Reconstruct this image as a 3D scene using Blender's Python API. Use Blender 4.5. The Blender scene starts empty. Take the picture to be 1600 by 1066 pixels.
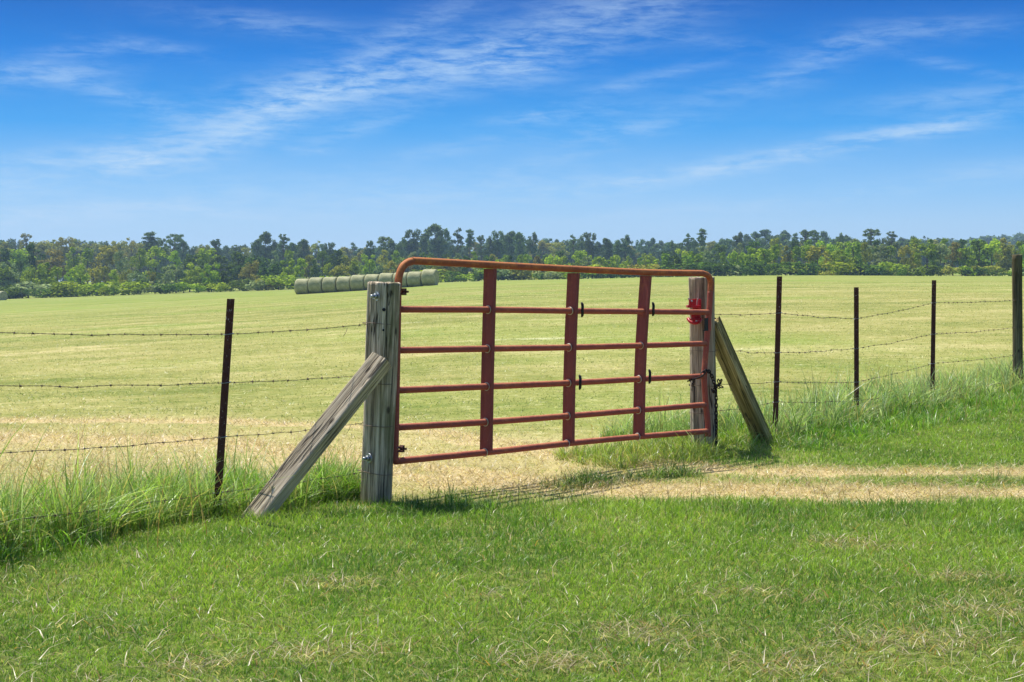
import bpy, math, random
import numpy as np
from mathutils import Vector, Matrix, noise as mnoise
R = math.radians
C = bpy.context.scene.collection
F = 2400.0; HZ = 440.0; EYE = 1.4           # focal length in photo pixels, horizon row, eye height

def lin(r, g, b, a=1.0):
    f = lambda c: (c/255/12.92) if c/255 <= .04045 else ((c/255+.055)/1.055)**2.4
    return (f(r), f(g), f(b), a)

# ------------------------------------------------------------------ camera
scene = bpy.context.scene
cd = bpy.data.cameras.new('camera'); cam = bpy.data.objects.new('camera', cd); C.objects.link(cam)
cam.location = (0, 0, EYE); cam.rotation_euler = (R(90), 0, 0)
cd.sensor_width = 36; cd.lens = F/1600*36; cd.shift_y = -(533-HZ)/1600
cd.clip_start = .05; cd.clip_end = 9000
scene.camera = cam
scene.view_settings.view_transform = 'Standard'; scene.view_settings.look = 'None'
scene.view_settings.gamma = 1; scene.view_settings.exposure = 0.45
scene.view_settings.use_curve_mapping = False

# ------------------------------------------------------------------ sun
SUN = Vector((-.44, .49, 1.35)).normalized()
sl = bpy.data.lights.new('sun', 'SUN'); so = bpy.data.objects.new('sun', sl); C.objects.link(so)
sl.energy = 4.9; sl.angle = R(.5); sl.color = (1, .955, .88)
so.rotation_euler = SUN.to_track_quat('Z', 'Y').to_euler()
so.location = (0, 0, 60)

# ------------------------------------------------------------------ node helper
class NT:
    def __init__(s, tree): s.t = tree; s.n = tree.nodes; s.l = tree.links
    def add(s, ty, **kw):
        n = s.n.new(ty)
        for k, v in kw.items(): setattr(n, k, v)
        return n
    def put(s, sock, v):
        if hasattr(v, 'is_output') or isinstance(v, bpy.types.NodeSocket): s.l.new(v, sock)
        elif v is not None: sock.default_value = v
    def math(s, op, a, b=None, c=None, clamp=False):
        n = s.add('ShaderNodeMath', operation=op, use_clamp=clamp)
        s.put(n.inputs[0], a)
        if b is not None: s.put(n.inputs[1], b)
        if c is not None: s.put(n.inputs[2], c)
        return n.outputs[0]
    def mix(s, f, a, b, blend='MIX'):
        n = s.add('ShaderNodeMix', data_type='RGBA', blend_type=blend)
        s.put(n.inputs[0], f); s.put(n.inputs[6], a); s.put(n.inputs[7], b)
        return n.outputs[2]
    def noise(s, vec, scale, detail=3, rough=.55, dist=0.0, lac=2.0):
        n = s.add('ShaderNodeTexNoise')
        s.put(n.inputs['Vector'], vec); n.inputs['Scale'].default_value = scale
        n.inputs['Detail'].default_value = detail; n.inputs['Roughness'].default_value = rough
        n.inputs['Distortion'].default_value = dist; n.inputs['Lacunarity'].default_value = lac
        return n.outputs['Fac']
    def mapping(s, vec, scale=(1,1,1), loc=(0,0,0), rot=(0,0,0)):
        n = s.add('ShaderNodeMapping'); s.put(n.inputs[0], vec)
        n.inputs['Scale'].default_value = scale; n.inputs['Location'].default_value = loc
        n.inputs['Rotation'].default_value = rot
        return n.outputs[0]
    def ramp(s, f, stops, interp='LINEAR'):
        n = s.add('ShaderNodeValToRGB'); s.put(n.inputs[0], f)
        cr = n.color_ramp; cr.interpolation = interp
        while len(cr.elements) < len(stops): cr.elements.new(.5)
        for e, (p, c) in zip(cr.elements, stops):
            e.position = p; e.color = c if hasattr(c, '__len__') else (c, c, c, 1)
        return n.outputs[0]
    def step(s, f, lo, hi):
        n = s.add('ShaderNodeMapRange', interpolation_type='SMOOTHSTEP')
        s.put(n.inputs[0], f); n.inputs[1].default_value = lo; n.inputs[2].default_value = hi
        n.inputs[3].default_value = 0; n.inputs[4].default_value = 1
        return n.outputs[0]

# ------------------------------------------------------------------ world: sky and cirrus
w = bpy.data.worlds.new('World'); scene.world = w; w.use_nodes = True
N = NT(w.node_tree); N.n.clear()
geo = N.add('ShaderNodeNewGeometry'); tc = N.add('ShaderNodeTexCoord')
D = tc.outputs['Generated']
sep = N.add('ShaderNodeSeparateXYZ'); N.l.new(D, sep.inputs[0])
sky = N.add('ShaderNodeTexSky', sky_type='NISHITA', sun_disc=False)
sky.sun_elevation = math.asin(SUN.z); sky.sun_rotation = math.atan2(SUN.x, SUN.y)
sky.air_density = 1.0; sky.dust_density = .6; sky.ozone_density = 1.6
az = N.math('ARCTAN2', sep.outputs[0], sep.outputs[1]); el = N.math('ARCSINE', sep.outputs[2])
# low sky colour by elevation (radians), blended with the Nishita sky higher up
K = 1/.135   # background strength is 0.15
def sc(r, g, b):
    c = lin(r, g, b); e = 2**scene.view_settings.exposure
    return tuple(v*K/e for v in c[:3]) + (1,)
low = N.ramp(N.math('MULTIPLY', el, 1/.26, clamp=True), [
    (0.0, sc(200, 224, 243)), (.144, sc(176, 216, 248)), (.224, sc(146, 203, 250)),
    (.385, sc(66, 166, 243)), (.545, sc(14, 132, 226)), (.70, sc(2, 100, 196)), (1.0, sc(2, 80, 178))])
skyc = N.mix(N.step(el, .16, .75), low, sky.outputs[0])
# cirrus: streaks (azimuth, elevation, half length, half width, tilt, strength)
def pxa(x): return (x-800)/F
def pya(y): return (HZ-y)/F
streaks = [(955,25,150,40,8,.6),(640,118,270,36,10,.95),(800,100,80,36,-8,.42),(460,160,110,26,16,.6),(300,228,170,32,14,.65),(230,262,90,20,4,.8),
 (380,222,70,22,22,.4),(80,132,110,20,5,.6),(865,181,95,11,6,.75),(960,208,120,15,8,.5),(1215,248,310,15,9.5,.95),(1430,210,130,13,5,.5),(1320,80,70,18,10,.5),
 (700,300,420,30,3,.5),(120,350,240,20,5,.55),(345,333,75,6,-7,.95),(420,45,140,18,-4,.4),(650,48,120,26,25,.4),
 (1450,62,120,18,0,.35),(1490,165,170,18,4,.4),(140,95,70,8,6,.4),(1130,150,150,22,12,.3),(480,238,50,7,0,.5),(30,300,120,34,8,.55),(940,340,160,9,6,.5),
 (200,160,120,18,-16,.4),(1150,330,220,18,8,.3),(1550,270,110,14,4,.4),(560,330,150,12,6,.35),(1250,115,60,16,20,.35),(240,85,90,12,-6,.4),(560,205,120,14,18,.4),(100,255,110,14,8,.5),(700,235,160,14,10,.35),(60,345,150,14,8,.8),(860,250,120,12,12,.35),(1000,130,140,12,14,.4),(1380,300,200,12,6,.4),(1100,70,120,12,-8,.25),(340,300,120,14,10,.4),(1480,120,90,10,-14,.35)]
tot = None
for (x, y, L, W, a, s) in streaks:
    du = N.math('SUBTRACT', az, pxa(x)); dv = N.math('SUBTRACT', el, pya(y))
    ca, sa = math.cos(R(a)), math.sin(R(a))
    u = N.math('ADD', N.math('MULTIPLY', du, ca*F/L), N.math('MULTIPLY', dv, sa*F/L))
    v = N.math('ADD', N.math('MULTIPLY', du, -sa*F/W), N.math('MULTIPLY', dv, ca*F/W))
    q = N.math('ADD', N.math('MULTIPLY', u, u), N.math('MULTIPLY', v, v))
    m = N.math('MULTIPLY', N.math('EXPONENT', N.math('MULTIPLY', q, -1.0)), s)
    tot = m if tot is None else N.math('ADD', tot, m)
cv = N.add('ShaderNodeCombineXYZ'); N.l.new(az, cv.inputs[0]); N.l.new(el, cv.inputs[1])
wv = N.mapping(cv.outputs[0], scale=(6, 46, 1), rot=(0, 0, R(-10)))
n1 = N.noise(wv, 1.5, 8, .62, .35)
n2 = N.noise(N.mapping(cv.outputs[0], scale=(20, 95, 1), rot=(0, 0, R(-16)), loc=(3, 1, 0)), 2.0, 6, .66, .3)
n3 = N.noise(N.mapping(cv.outputs[0], scale=(7, 14, 1), loc=(7, 3, 2)), 1.3, 5, .6, .5)
nn = N.math('ADD', N.math('MULTIPLY', n1, .48), N.math('MULTIPLY', n2, .52))
cl = N.math('MULTIPLY', tot, N.step(nn, .36, .64))
cl = N.math('ADD', cl, N.math('MULTIPLY', N.math('MULTIPLY', N.step(n3, .5, .8), N.step(n1, .4, .75)), .10))
cl = N.math('MULTIPLY', cl, N.step(el, -.02, .012))
cl = N.math('MULTIPLY', cl, .74, clamp=True)
skyc = N.mix(cl, skyc, sc(194, 223, 250))
bg = N.add('ShaderNodeBackground'); N.l.new(skyc, bg.inputs[0]); bg.inputs[1].default_value = .135
wo = N.add('ShaderNodeOutputWorld'); N.l.new(bg.outputs[0], wo.inputs[0])

# ------------------------------------------------------------------ terrain
ex = [-1500, -400, 0, 130, 250, 380, 470, 580, 690, 800, 1000, 1100, 1200, 1600, 2600]
ey = [492, 476, 467, 463, 459, 455, 451.5, 446.5, 441.5, 438.3, 435, 434, 433, 433, 431]
DF = 255.0
def vnoise(x, y, seed=0):
    xi = np.floor(x).astype(np.int64); yi = np.floor(y).astype(np.int64)
    fx = x-xi; fy = y-yi; fx = fx*fx*(3-2*fx); fy = fy*fy*(3-2*fy)
    def h(a, b):
        n = (a*374761393 + b*668265263 + seed*982451653) & 0xffffffff
        n = ((n ^ (n >> 13))*1274126177) & 0xffffffff
        return ((n ^ (n >> 16)) & 0xffff)/65535.0
    return (h(xi,yi)*(1-fx)+h(xi+1,yi)*fx)*(1-fy)+(h(xi,yi+1)*(1-fx)+h(xi+1,yi+1)*fx)*fy
def fbm(x, y, seed=0, o=3):
    s = 0; a = .5; t = 0
    for k in range(o): s = s+a*vnoise(x*2**k, y*2**k, seed+k*17); t += a; a *= .55
    return s/t
def gz(x, y):
    x = np.asarray(x, float); y = np.asarray(y, float)
    d = np.hypot(x, y); a = np.arctan2(x, y)
    ac = np.clip(a, -.75, .75); px = 800+F*np.tan(ac)
    zf = EYE-(np.interp(px, ex, ey)-HZ)*DF/F
    back = np.clip((np.abs(a)-.75)/2.2, 0, 1); zf = zf*(1-back)
    t = np.clip((d-12)/222, 0, 1); g = 1-(1-t)**2
    z = zf*g
    z = z + 2.2*np.clip((d-268)/70, 0, 1)*(1-back)
    z = z + .035*(fbm(x*.9, y*.9, 5, 2)-.5)*np.clip(d/4, 0, 1)
    z = z + .35*(fbm(x*.03, y*.03, 9, 2)-.5)*np.clip((d-20)/60, 0, 1)*np.clip((230-d)/80, 0, 1)
    return z
def at(px, py, d): return Vector(((px-800)/F*d, d, EYE-(py-HZ)/F*d))
def onz(px, d): x = (px-800)/F*d; return Vector((x, d, float(gz(x, d))))

FL = [(-4.3, 4.2), (-3.2, 6.6), (-2.57, 7.75), (-1.76, 9.15), (-.845, 9.8)]
FR = [(1.60, 12.75), (2.29, 13.4), (3.34, 14.9), (4.47, 16.3), (5.92, 18.0), (9.0, 21.6)]
def dpoly(x, y, P):
    best = np.full(np.shape(x), 1e9); sg = np.zeros(np.shape(x))
    for (ax, ay), (bx, by) in zip(P[:-1], P[1:]):
        dx, dy = bx-ax, by-ay; L2 = dx*dx+dy*dy
        t = np.clip(((x-ax)*dx+(y-ay)*dy)/L2, 0, 1)
        qx, qy = x-(ax+t*dx), y-(ay+t*dy); dd = np.hypot(qx, qy)
        cr = (dx*qy-dy*qx)/math.sqrt(L2)
        m = dd < best; best = np.where(m, dd, best); sg = np.where(m, np.sign(cr), sg)
    return best, sg       # sign > 0: field side
RA = [(14, 10.2), (5, 10.12), (2, 10.1), (.8, 10.25), (-.2, 10.75), (-1.2, 12.0), (-2.6, 13.4), (-5, 14.2), (-9, 14.2)]
RB = [(14, 11.45), (5, 11.3), (2.2, 11.25), (1.25, 11.5), (.3, 12.5), (-.9, 14.2), (-3, 15.6), (-6, 16.2), (-10, 16.2)]
def zones(x, y):
    d = np.hypot(x, y)
    wob = (fbm(x*2.2, y*2.2, 21)-.5)
    da, _ = dpoly(x, y, RA); db, _ = dpoly(x, y, RB)
    rut = np.maximum(np.exp(-((da+wob*.5)/.34)**4), .95*np.exp(-((db+wob*.5)/.25)**4))
    fence = FL+[(.4, 11.2)]+FR
    df, sg = dpoly(x, y, fence)
    field = 1/(1+np.exp(-np.clip(df*sg/.12, -30, 30)))       # 1 behind the fence
    # dry yellow ground just behind the fence at the left and through the gate
    dm, _ = dpoly(x, y, [(1.0, 11.1), (-.6, 11.6), (-2.3, 12.2), (-4.5, 13.2), (-9, 14.0)])
    dry = np.exp(-(dm/(1.9+.9*(fbm(x*.8, y*.8, 44)-.5)))**2)*.75*(x < 2.5)
    return rut, field, dry, df, sg

def clean_np(name, V, Fc_sizes, Fidx, mats, parent=None, col=None, smooth=False):
    me = bpy.data.meshes.new(name)
    me.vertices.add(len(V)); me.vertices.foreach_set('co', np.asarray(V, np.float32).ravel())
    me.loops.add(len(Fidx)); me.loops.foreach_set('vertex_index', np.asarray(Fidx, np.int32))
    st = np.concatenate([[0], np.cumsum(Fc_sizes)[:-1]]).astype(np.int32)
    me.polygons.add(len(Fc_sizes)); me.polygons.foreach_set('loop_start', st)
    me.polygons.foreach_set('loop_total', np.asarray(Fc_sizes, np.int32))
    if smooth: me.polygons.foreach_set('use_smooth', np.ones(len(Fc_sizes), bool))
    if col is not None:
        a = me.color_attributes.new('col', 'FLOAT_COLOR', 'POINT')
        c4 = np.ones((len(V), 4), np.float32); c4[:, :col.shape[1]] = col
        a.data.foreach_set('color', c4.ravel())
    me.update(calc_edges=True)
    me.materials.append(mats)
    o = bpy.data.objects.new(name, me); C.objects.link(o)
    if parent: o.parent = parent
    return o

# ------------------------------------------------------------------ materials
def newmat(name):
    m = bpy.data.materials.new(name); m.use_nodes = True
    n = NT(m.node_tree); n.n.clear()
    out = n.add('ShaderNodeOutputMaterial')
    return m, n, out
def principled(n, out, col, rough=.8, metal=0.0, bump=None, bs=.3, bd=.01, spec=.3):
    p = n.add('ShaderNodeBsdfPrincipled'); n.put(p.inputs['Base Color'], col); n.put(p.inputs['Roughness'], rough)
    p.inputs['Metallic'].default_value = metal; p.inputs['Specular IOR Level'].default_value = spec
    if bump is not None:
        b = n.add('ShaderNodeBump'); b.inputs['Strength'].default_value = bs; b.inputs['Distance'].default_value = bd
        n.put(b.inputs['Height'], bump); n.l.new(b.outputs[0], p.inputs['Normal'])
    n.l.new(p.outputs[0], out.inputs[0]); return p

def mat_blade(trans=.48, name='grass_blades'):
    m, n, out = newmat(name)
    at_ = n.add('ShaderNodeAttribute', attribute_name='col')
    p = n.add('ShaderNodeBsdfPrincipled'); n.l.new(at_.outputs[0], p.inputs['Base Color'])
    p.inputs['Roughness'].default_value = .38; p.inputs['Specular IOR Level'].default_value = .55
    t = n.add('ShaderNodeBsdfTranslucent')
    tcx = n.mix(1.0, at_.outputs[0], (1.15, 1.25, .7, 1), 'MULTIPLY'); n.l.new(tcx, t.inputs[0])
    mx = n.add('ShaderNodeMixShader'); mx.inputs[0].default_value = trans
    n.l.new(p.outputs[0], mx.inputs[1]); n.l.new(t.outputs[0], mx.inputs[2]); n.l.new(mx.outputs[0], out.inputs[0])
    return m
M_blade = mat_blade()

def mat_ground():
    m, n, out = newmat('ground')
    g = n.add('ShaderNodeNewGeometry'); P = g.outputs['Position']
    a = n.add('ShaderNodeAttribute', attribute_name='col'); sp = n.add('ShaderNodeSeparateColor'); n.l.new(a.outputs[0], sp.inputs[0])
    straw, green = sp.outputs[0], sp.outputs[1]
    big = n.noise(P, .05, 4, .6); mid = n.noise(P, .35, 5, .65); sm = n.noise(P, 2.6, 5, .7); fine = n.noise(P, 14, 4, .7)
    band = n.noise(n.mapping(P, scale=(.12, 1.0, 1), rot=(0, 0, R(-6))), .22, 4, .6)
    f = n.math('ADD', n.math('MULTIPLY', mid, .35), n.math('ADD', n.math('MULTIPLY', sm, .25), n.math('MULTIPLY', band, .40)))
    f = n.math('ADD', n.math('MULTIPLY', n.math('SUBTRACT', f, .5), 1.5), .5)
    field = n.ramp(f, [(.34, lin(104, 116, 54)), (.44, lin(132, 134, 72)), (.54, lin(152, 148, 88)), (.66, lin(180, 168, 116))])
    field = n.mix(n.math('MULTIPLY', n.step(big, .45, .65), .45), field, lin(122, 148, 58))
    gr = n.noise(P, 5.5, 5, .8)
    field = n.mix(n.math('MULTIPLY', n.step(gr, .54, .66), .45), field, lin(204, 200, 146))
    field = n.mix(n.math('MULTIPLY', n.math('SUBTRACT', 1.0, n.step(gr, .34, .46)), .5), field, lin(92, 108, 44))
    field = n.mix(n.math('MULTIPLY', n.step(fine, .62, .74), .35), field, lin(88, 112, 40))
    hay = n.noise(n.mapping(P, scale=(.22, .9, 1), rot=(0, 0, R(12)), loc=(5, 2, 0)), .55, 4, .62)
    hs = n.math('MULTIPLY', n.step(hay, .64, .74), n.step(sm, .35, .6))
    field = n.mix(n.math('MULTIPLY', hs, .6), field, lin(206, 204, 164))
    sy = n.add('ShaderNodeSeparateXYZ'); n.l.new(P, sy.inputs[0])
    field = n.mix(n.math('MULTIPLY', n.step(sy.outputs[1], 40, 170), .55), field, lin(122, 140, 56))
    soil = n.ramp(n.noise(P, 9, 6, .7), [(.35, lin(62, 56, 30)), (.5, lin(104, 96, 54)), (.65, lin(160, 144, 92))])
    lawn = n.mix(n.step(fine, .40, .60), lin(66, 88, 30), lin(112, 132, 56))
    strawc = n.ramp(n.noise(P, 22, 6, .75), [(.3, lin(150, 128, 84)), (.5, lin(192, 172, 124)), (.7, lin(214, 200, 160))])
    c = n.mix(green, n.mix(.25, lawn, soil), field)
    c = n.mix(n.math('MULTIPLY', straw, n.step(sm, .25, .5)), c, strawc)
    far = n.step(n.math('DIVIDE', 1.0, n.math('ADD', 1.0, mid)), 0, 1)
    principled(n, out, c, .95, bump=n.math('ADD', n.math('MULTIPLY', fine, .5), sm), bs=.5, bd=.06, spec=.05)
    return m
M_ground = mat_ground()

def build_ground():
    ang = np.concatenate([np.arange(-30, 30.01, .2), np.arange(33, 328, 4.0)]); ang = np.sort(np.radians(ang))
    rad = np.concatenate([[.15, .5, 1, 1.6, 2.3, 3], 3.2*1.0125**np.arange(0, 500)]); rad = rad[rad < 1500]
    rad = np.append(rad, 1500)
    A, Rr = np.meshgrid(ang, rad); X = Rr*np.sin(A); Y = Rr*np.cos(A)
    Z = gz(X, Y); rut, field, dry, df, sg = zones(X, Y)
    na, nr = len(ang), len(rad)
    V = np.stack([X.ravel(), Y.ravel(), Z.ravel()], 1)
    V = np.vstack([V, [[0, 0, 0]]])
    i, j = np.meshgrid(np.arange(nr-1), np.arange(na), indexing='ij'); j2 = (j+1) % na
    q = np.stack([i*na+j, (i+1)*na+j, (i+1)*na+j2, i*na+j2], -1).reshape(-1, 4)[:, ::-1]
    jj = np.arange(na); tri = np.stack([np.full(na, nr*na), (jj+1) % na, jj], 1)[:, ::-1]
    col = np.stack([np.clip(rut*1.0+dry*.75, 0, 1).ravel(), field.ravel(), np.zeros(X.size)], 1)
    col = np.vstack([col, [[0, 0, 0]]])
    sizes = np.concatenate([np.full(len(q), 4), np.full(len(tri), 3)])
    o = clean_np('ground', V, sizes, np.concatenate([q.ravel(), tri.ravel()]), M_ground, col=col, smooth=True)
    o['kind'] = 'structure'
    return o
build_ground()

# ------------------------------------------------------------------ mesh builder for objects
class MB:
    def __init__(s): s.v = []; s.f = []; s.sm = []
    def quad(s, idx, smooth=False): s.f.append(tuple(idx)); s.sm.append(smooth)
    def tube(s, pts, r, n=12, closed=False, caps=True, phase=0.0):
        pts = [Vector(p) for p in pts]; m = len(pts)
        rs = r if hasattr(r, '__len__') else [r]*m
        b0 = len(s.v)
        def tan(i):
            if closed: return (pts[(i+1) % m]-pts[i-1]).normalized()
            return (pts[min(i+1, m-1)]-pts[max(i-1, 0)]).normalized()
        t = tan(0); ref = Vector((0, 0, 1)) if abs(t.z) < .9 else Vector((1, 0, 0))
        u = t.cross(ref).normalized()
        for i in range(m):
            t = tan(i); u = (u-t*u.dot(t)).normalized(); w_ = t.cross(u)
            for k in range(n):
                a = 2*math.pi*k/n+phase
                s.v.append(pts[i]+(u*math.cos(a)+w_*math.sin(a))*rs[i])
        for i in range(m if closed else m-1):
            for k in range(n):
                a = b0+i*n+k; b = b0+i*n+(k+1) % n; i2 = (i+1) % m
                c = b0+i2*n+(k+1) % n; d = b0+i2*n+k
                s.quad((a, b, c, d), n > 4)
        if caps and not closed:
            s.quad([b0+k for k in range(n)][::-1]); s.quad([b0+(m-1)*n+k for k in range(n)])
        return s
    def box(s, c, hx, hy, hz, bev=0):
        """hx,hy,hz: half-extent vectors"""
        c = Vector(c); b = len(s.v); hx, hy, hz = Vector(hx), Vector(hy), Vector(hz)
        for sz in (-1, 1):
            for sx, sy in ((-1,-1),(1,-1),(1,1),(-1,1)): s.v.append(c+hx*sx+hy*sy+hz*sz)
        for q in ((3,2,1,0),(4,5,6,7),(0,1,5,4),(1,2,6,5),(2,3,7,6),(3,0,4,7)): s.quad([b+i for i in q])
        return s
    def extrude(s, prof, a, b, ux, uy):
        """closed 2D profile extruded from a to b"""
        a, b = Vector(a), Vector(b); b0 = len(s.v); n = len(prof)
        for P in (a, b):
            for x, y in prof: s.v.append(P+ux*x+uy*y)
        for k in range(n): s.quad((b0+k, b0+(k+1) % n, b0+n+(k+1) % n, b0+n+k))
        s.quad([b0+k for k in range(n)][::-1]); s.quad([b0+n+k for k in range(n)])
        return s
    def build(s, name, mat, parent=None, origin=None, bevel=0):
        import bmesh
        me = bpy.data.meshes.new(name); o = bpy.data.objects.new(name, me)
        org = Vector(origin) if origin is not None else Vector((0, 0, 0))
        me.from_pydata([tuple(v-org) for v in s.v], [], s.f)
        me.polygons.foreach_set('use_smooth', s.sm)
        bm = bmesh.new(); bm.from_mesh(me); bmesh.ops.recalc_face_normals(bm, faces=bm.faces)
        bm.to_mesh(me); bm.free()
        me.materials.append(mat); C.objects.link(o); o.location = org
        if parent:
            o.parent = parent; o.location = org-Vector(parent.location)
        if bevel:
            bv = o.modifiers.new('bevel', 'BEVEL'); bv.width = bevel; bv.segments = 2; bv.limit_method = 'ANGLE'
        return o
def empty(name, loc, label, cat, group=None):
    o = bpy.data.objects.new(name, None); C.objects.link(o); o.location = loc
    o.empty_display_size = .1; o['label'] = label; o['category'] = cat
    if group: o['group'] = group
    return o
def tag(o, label, cat, group=None, kind=None):
    o['label'] = label
    if cat: o['category'] = cat
    if group: o['group'] = group
    if kind: o['kind'] = kind
    return o

# wood, steel, paint
def mat_wood(name, light, mid, dark, algae=.5, seed=0.0, crack=.5, fr=1.0):
    m, n, out = newmat(name)
    t = n.add('ShaderNodeTexCoord').outputs['Object']
    g = n.noise(n.mapping(t, scale=(55*fr, 55*fr, 1.6), loc=(seed, seed, seed)), 1, 6, .7, .6)
    g2 = n.noise(n.mapping(t, scale=(14*fr, 14*fr, .9), loc=(seed, 3, seed)), 1, 4, .6, 1.2)
    f = n.math('ADD', n.math('MULTIPLY', g, .62), n.math('MULTIPLY', g2, .38))
    c = n.ramp(f, [(.36, dark), (.47, mid), (.57, light), (.70, tuple(min(1, v*1.25) for v in light[:3])+(1,))])
    al = n.noise(n.mapping(t, scale=(7, 7, 2.2), loc=(seed*2, 1, 4)), 1, 4, .6)
    sp = n.add('ShaderNodeSeparateXYZ'); n.l.new(t, sp.inputs[0])
    side = n.step(sp.outputs[0], -.03, .07)
    am = n.math('MULTIPLY', n.math('MULTIPLY', n.step(al, .40, .58), side), algae)
    c = n.mix(n.math('MULTIPLY', am, .75), c, lin(88, 92, 44))
    cr = n.noise(n.mapping(t, scale=(24, 24, 1.1), loc=(seed*3, 2, 9)), 1, 2, .4, 1.5)
    cm = n.math('SUBTRACT', 1.0, n.step(n.math('ABSOLUTE', n.math('SUBTRACT', cr, .5)), .006, .036))
    gate = n.step(n.noise(n.mapping(t, scale=(5, 5, .8), loc=(1, seed, 2)), 1, 2, .5), .40, .52)
    cm = n.math('MULTIPLY', n.math('MULTIPLY', cm, gate), crack)
    c = n.mix(cm, c, lin(26, 22, 18))
    kn = n.add('ShaderNodeTexVoronoi'); n.l.new(n.mapping(t, scale=(9, 9, 4.5), loc=(seed, 0, 0)), kn.inputs[0]); kn.inputs['Scale'].default_value = 1
    km = n.math('SUBTRACT', 1.0, n.step(kn.outputs['Distance'], .05, .16))
    c = n.mix(n.math('MULTIPLY', km, .75), c, lin(46, 36, 28))
    h = n.math('SUBTRACT', f, n.math('MULTIPLY', cm, .8))
    principled(n, out, c, .9, bump=h, bs=.9, bd=.012, spec=.15)
    return m
M_post = mat_wood('weathered_post_wood', lin(232, 214, 186), lin(170, 154, 128), lin(66, 58, 46), .8, 1.3, .9)
M_post2 = mat_wood('latch_post_wood', lin(206, 190, 166), lin(146, 130, 110), lin(60, 50, 42), .35, 4.1, 1.0)
M_brace = mat_wood('weathered_brace_wood', lin(214, 198, 170), lin(174, 158, 132), lin(96, 84, 68), .15, 7.7, .8)
M_brace2 = mat_wood('mossy_brace_wood', lin(206, 188, 134), lin(156, 138, 88), lin(72, 58, 32), .7, 2.2, .8)
M_post3 = mat_wood('far_post_wood', lin(126, 116, 88), lin(88, 80, 58), lin(46, 40, 28), .3, 9.2, .6)

def mat_rust(name, paint, rust, k=.5, scale=1.0, flakes=False):
    m, n, out = newmat(name)
    g = n.add('ShaderNodeNewGeometry'); t = n.add('ShaderNodeTexCoord').outputs['Object']
    a = n.noise(t, 5*scale, 5, .65); b = n.noise(t, 46*scale, 5, .7); c_ = n.noise(t, 190, 3, .6)
    up = n.add('ShaderNodeSeparateXYZ'); n.l.new(g.outputs['Normal'], up.inputs[0])
    f = n.math('ADD', n.math('MULTIPLY', a, .55), n.math('MULTIPLY', b, .45))
    f = n.math('ADD', f, n.math('MULTIPLY', up.outputs[2], .14))     # weathering gathers on upper surfaces
    c = n.mix(n.step(f, .62-k*.25, .80-k*.25), paint, rust)
    c = n.mix(n.math('MULTIPLY', n.step(b, .60, .70), .55), c, tuple(v*.45 for v in rust[:3])+(1,))
    c = n.mix(n.math('MULTIPLY', n.step(n.noise(t, 80, 2, .5), .70, .76), .5), c, lin(190, 150, 120))
    if flakes:
        fl = n.noise(n.mapping(t, scale=(90, 90, 42)), 1, 3, .6); h_ = n.add('ShaderNodeSeparateXYZ'); n.l.new(t, h_.inputs[0])
        c = n.mix(n.math('MULTIPLY', n.step(n.math('ADD', fl, n.math('MULTIPLY', n.step(h_.outputs[2], .9, 1.4), .07)), .66, .70), .8), c, lin(186, 168, 158))
    principled(n, out, c, n.math('ADD', .58, n.math('MULTIPLY', b, .35)), bump=n.math('ADD', b, n.math('MULTIPLY', c_, .5)), bs=.35, bd=.002, spec=.35)
    return m
M_gate = mat_rust('red_oxide_paint', lin(152, 76, 62), lin(186, 112, 76), .5)
M_gate_top = mat_rust('rusty_top_rail', lin(146, 78, 54), lin(190, 116, 62), .75)
M_upright = mat_rust('upright_paint', lin(132, 66, 58), lin(160, 92, 66), .4)
M_tpost = mat_rust('rusted_steel_post', lin(82, 44, 34), lin(118, 66, 44), .4, 1.6, True)
def mat_simple(name, col, rough=.5, metal=0.0, nz=40, amt=.35, bd=.001):
    m, n, out = newmat(name)
    t = n.add('ShaderNodeTexCoord').outputs['Object']; b = n.noise(t, nz, 5, .65)
    c = n.mix(n.math('MULTIPLY', n.step(b, .35, .7), amt), col, tuple(v*.4 for v in col[:3])+(1,))
    principled(n, out, c, rough, metal, bump=b, bs=.3, bd=bd); return m
M_galv = mat_simple('galvanised_steel', lin(176, 180, 184), .38, .85)
M_weld = mat_simple('bare_steel_ring', lin(206, 196, 176), .45, .4)
M_wire = mat_simple('barbed_wire_steel', lin(126, 108, 94), .6, .4, 60, .5)
M_chain = mat_simple('dark_chain_steel', lin(50, 40, 38), .55, .5, 60, .5)
M_red = mat_simple('red_latch_paint', lin(178, 20, 32), .35, 0, 30, .3)
M_black = mat_simple('black_strap', lin(24, 20, 22), .5, 0, 50, .3)
M_flake = mat_simple('pale_paint_flake', lin(170, 156, 148), .7)

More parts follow.
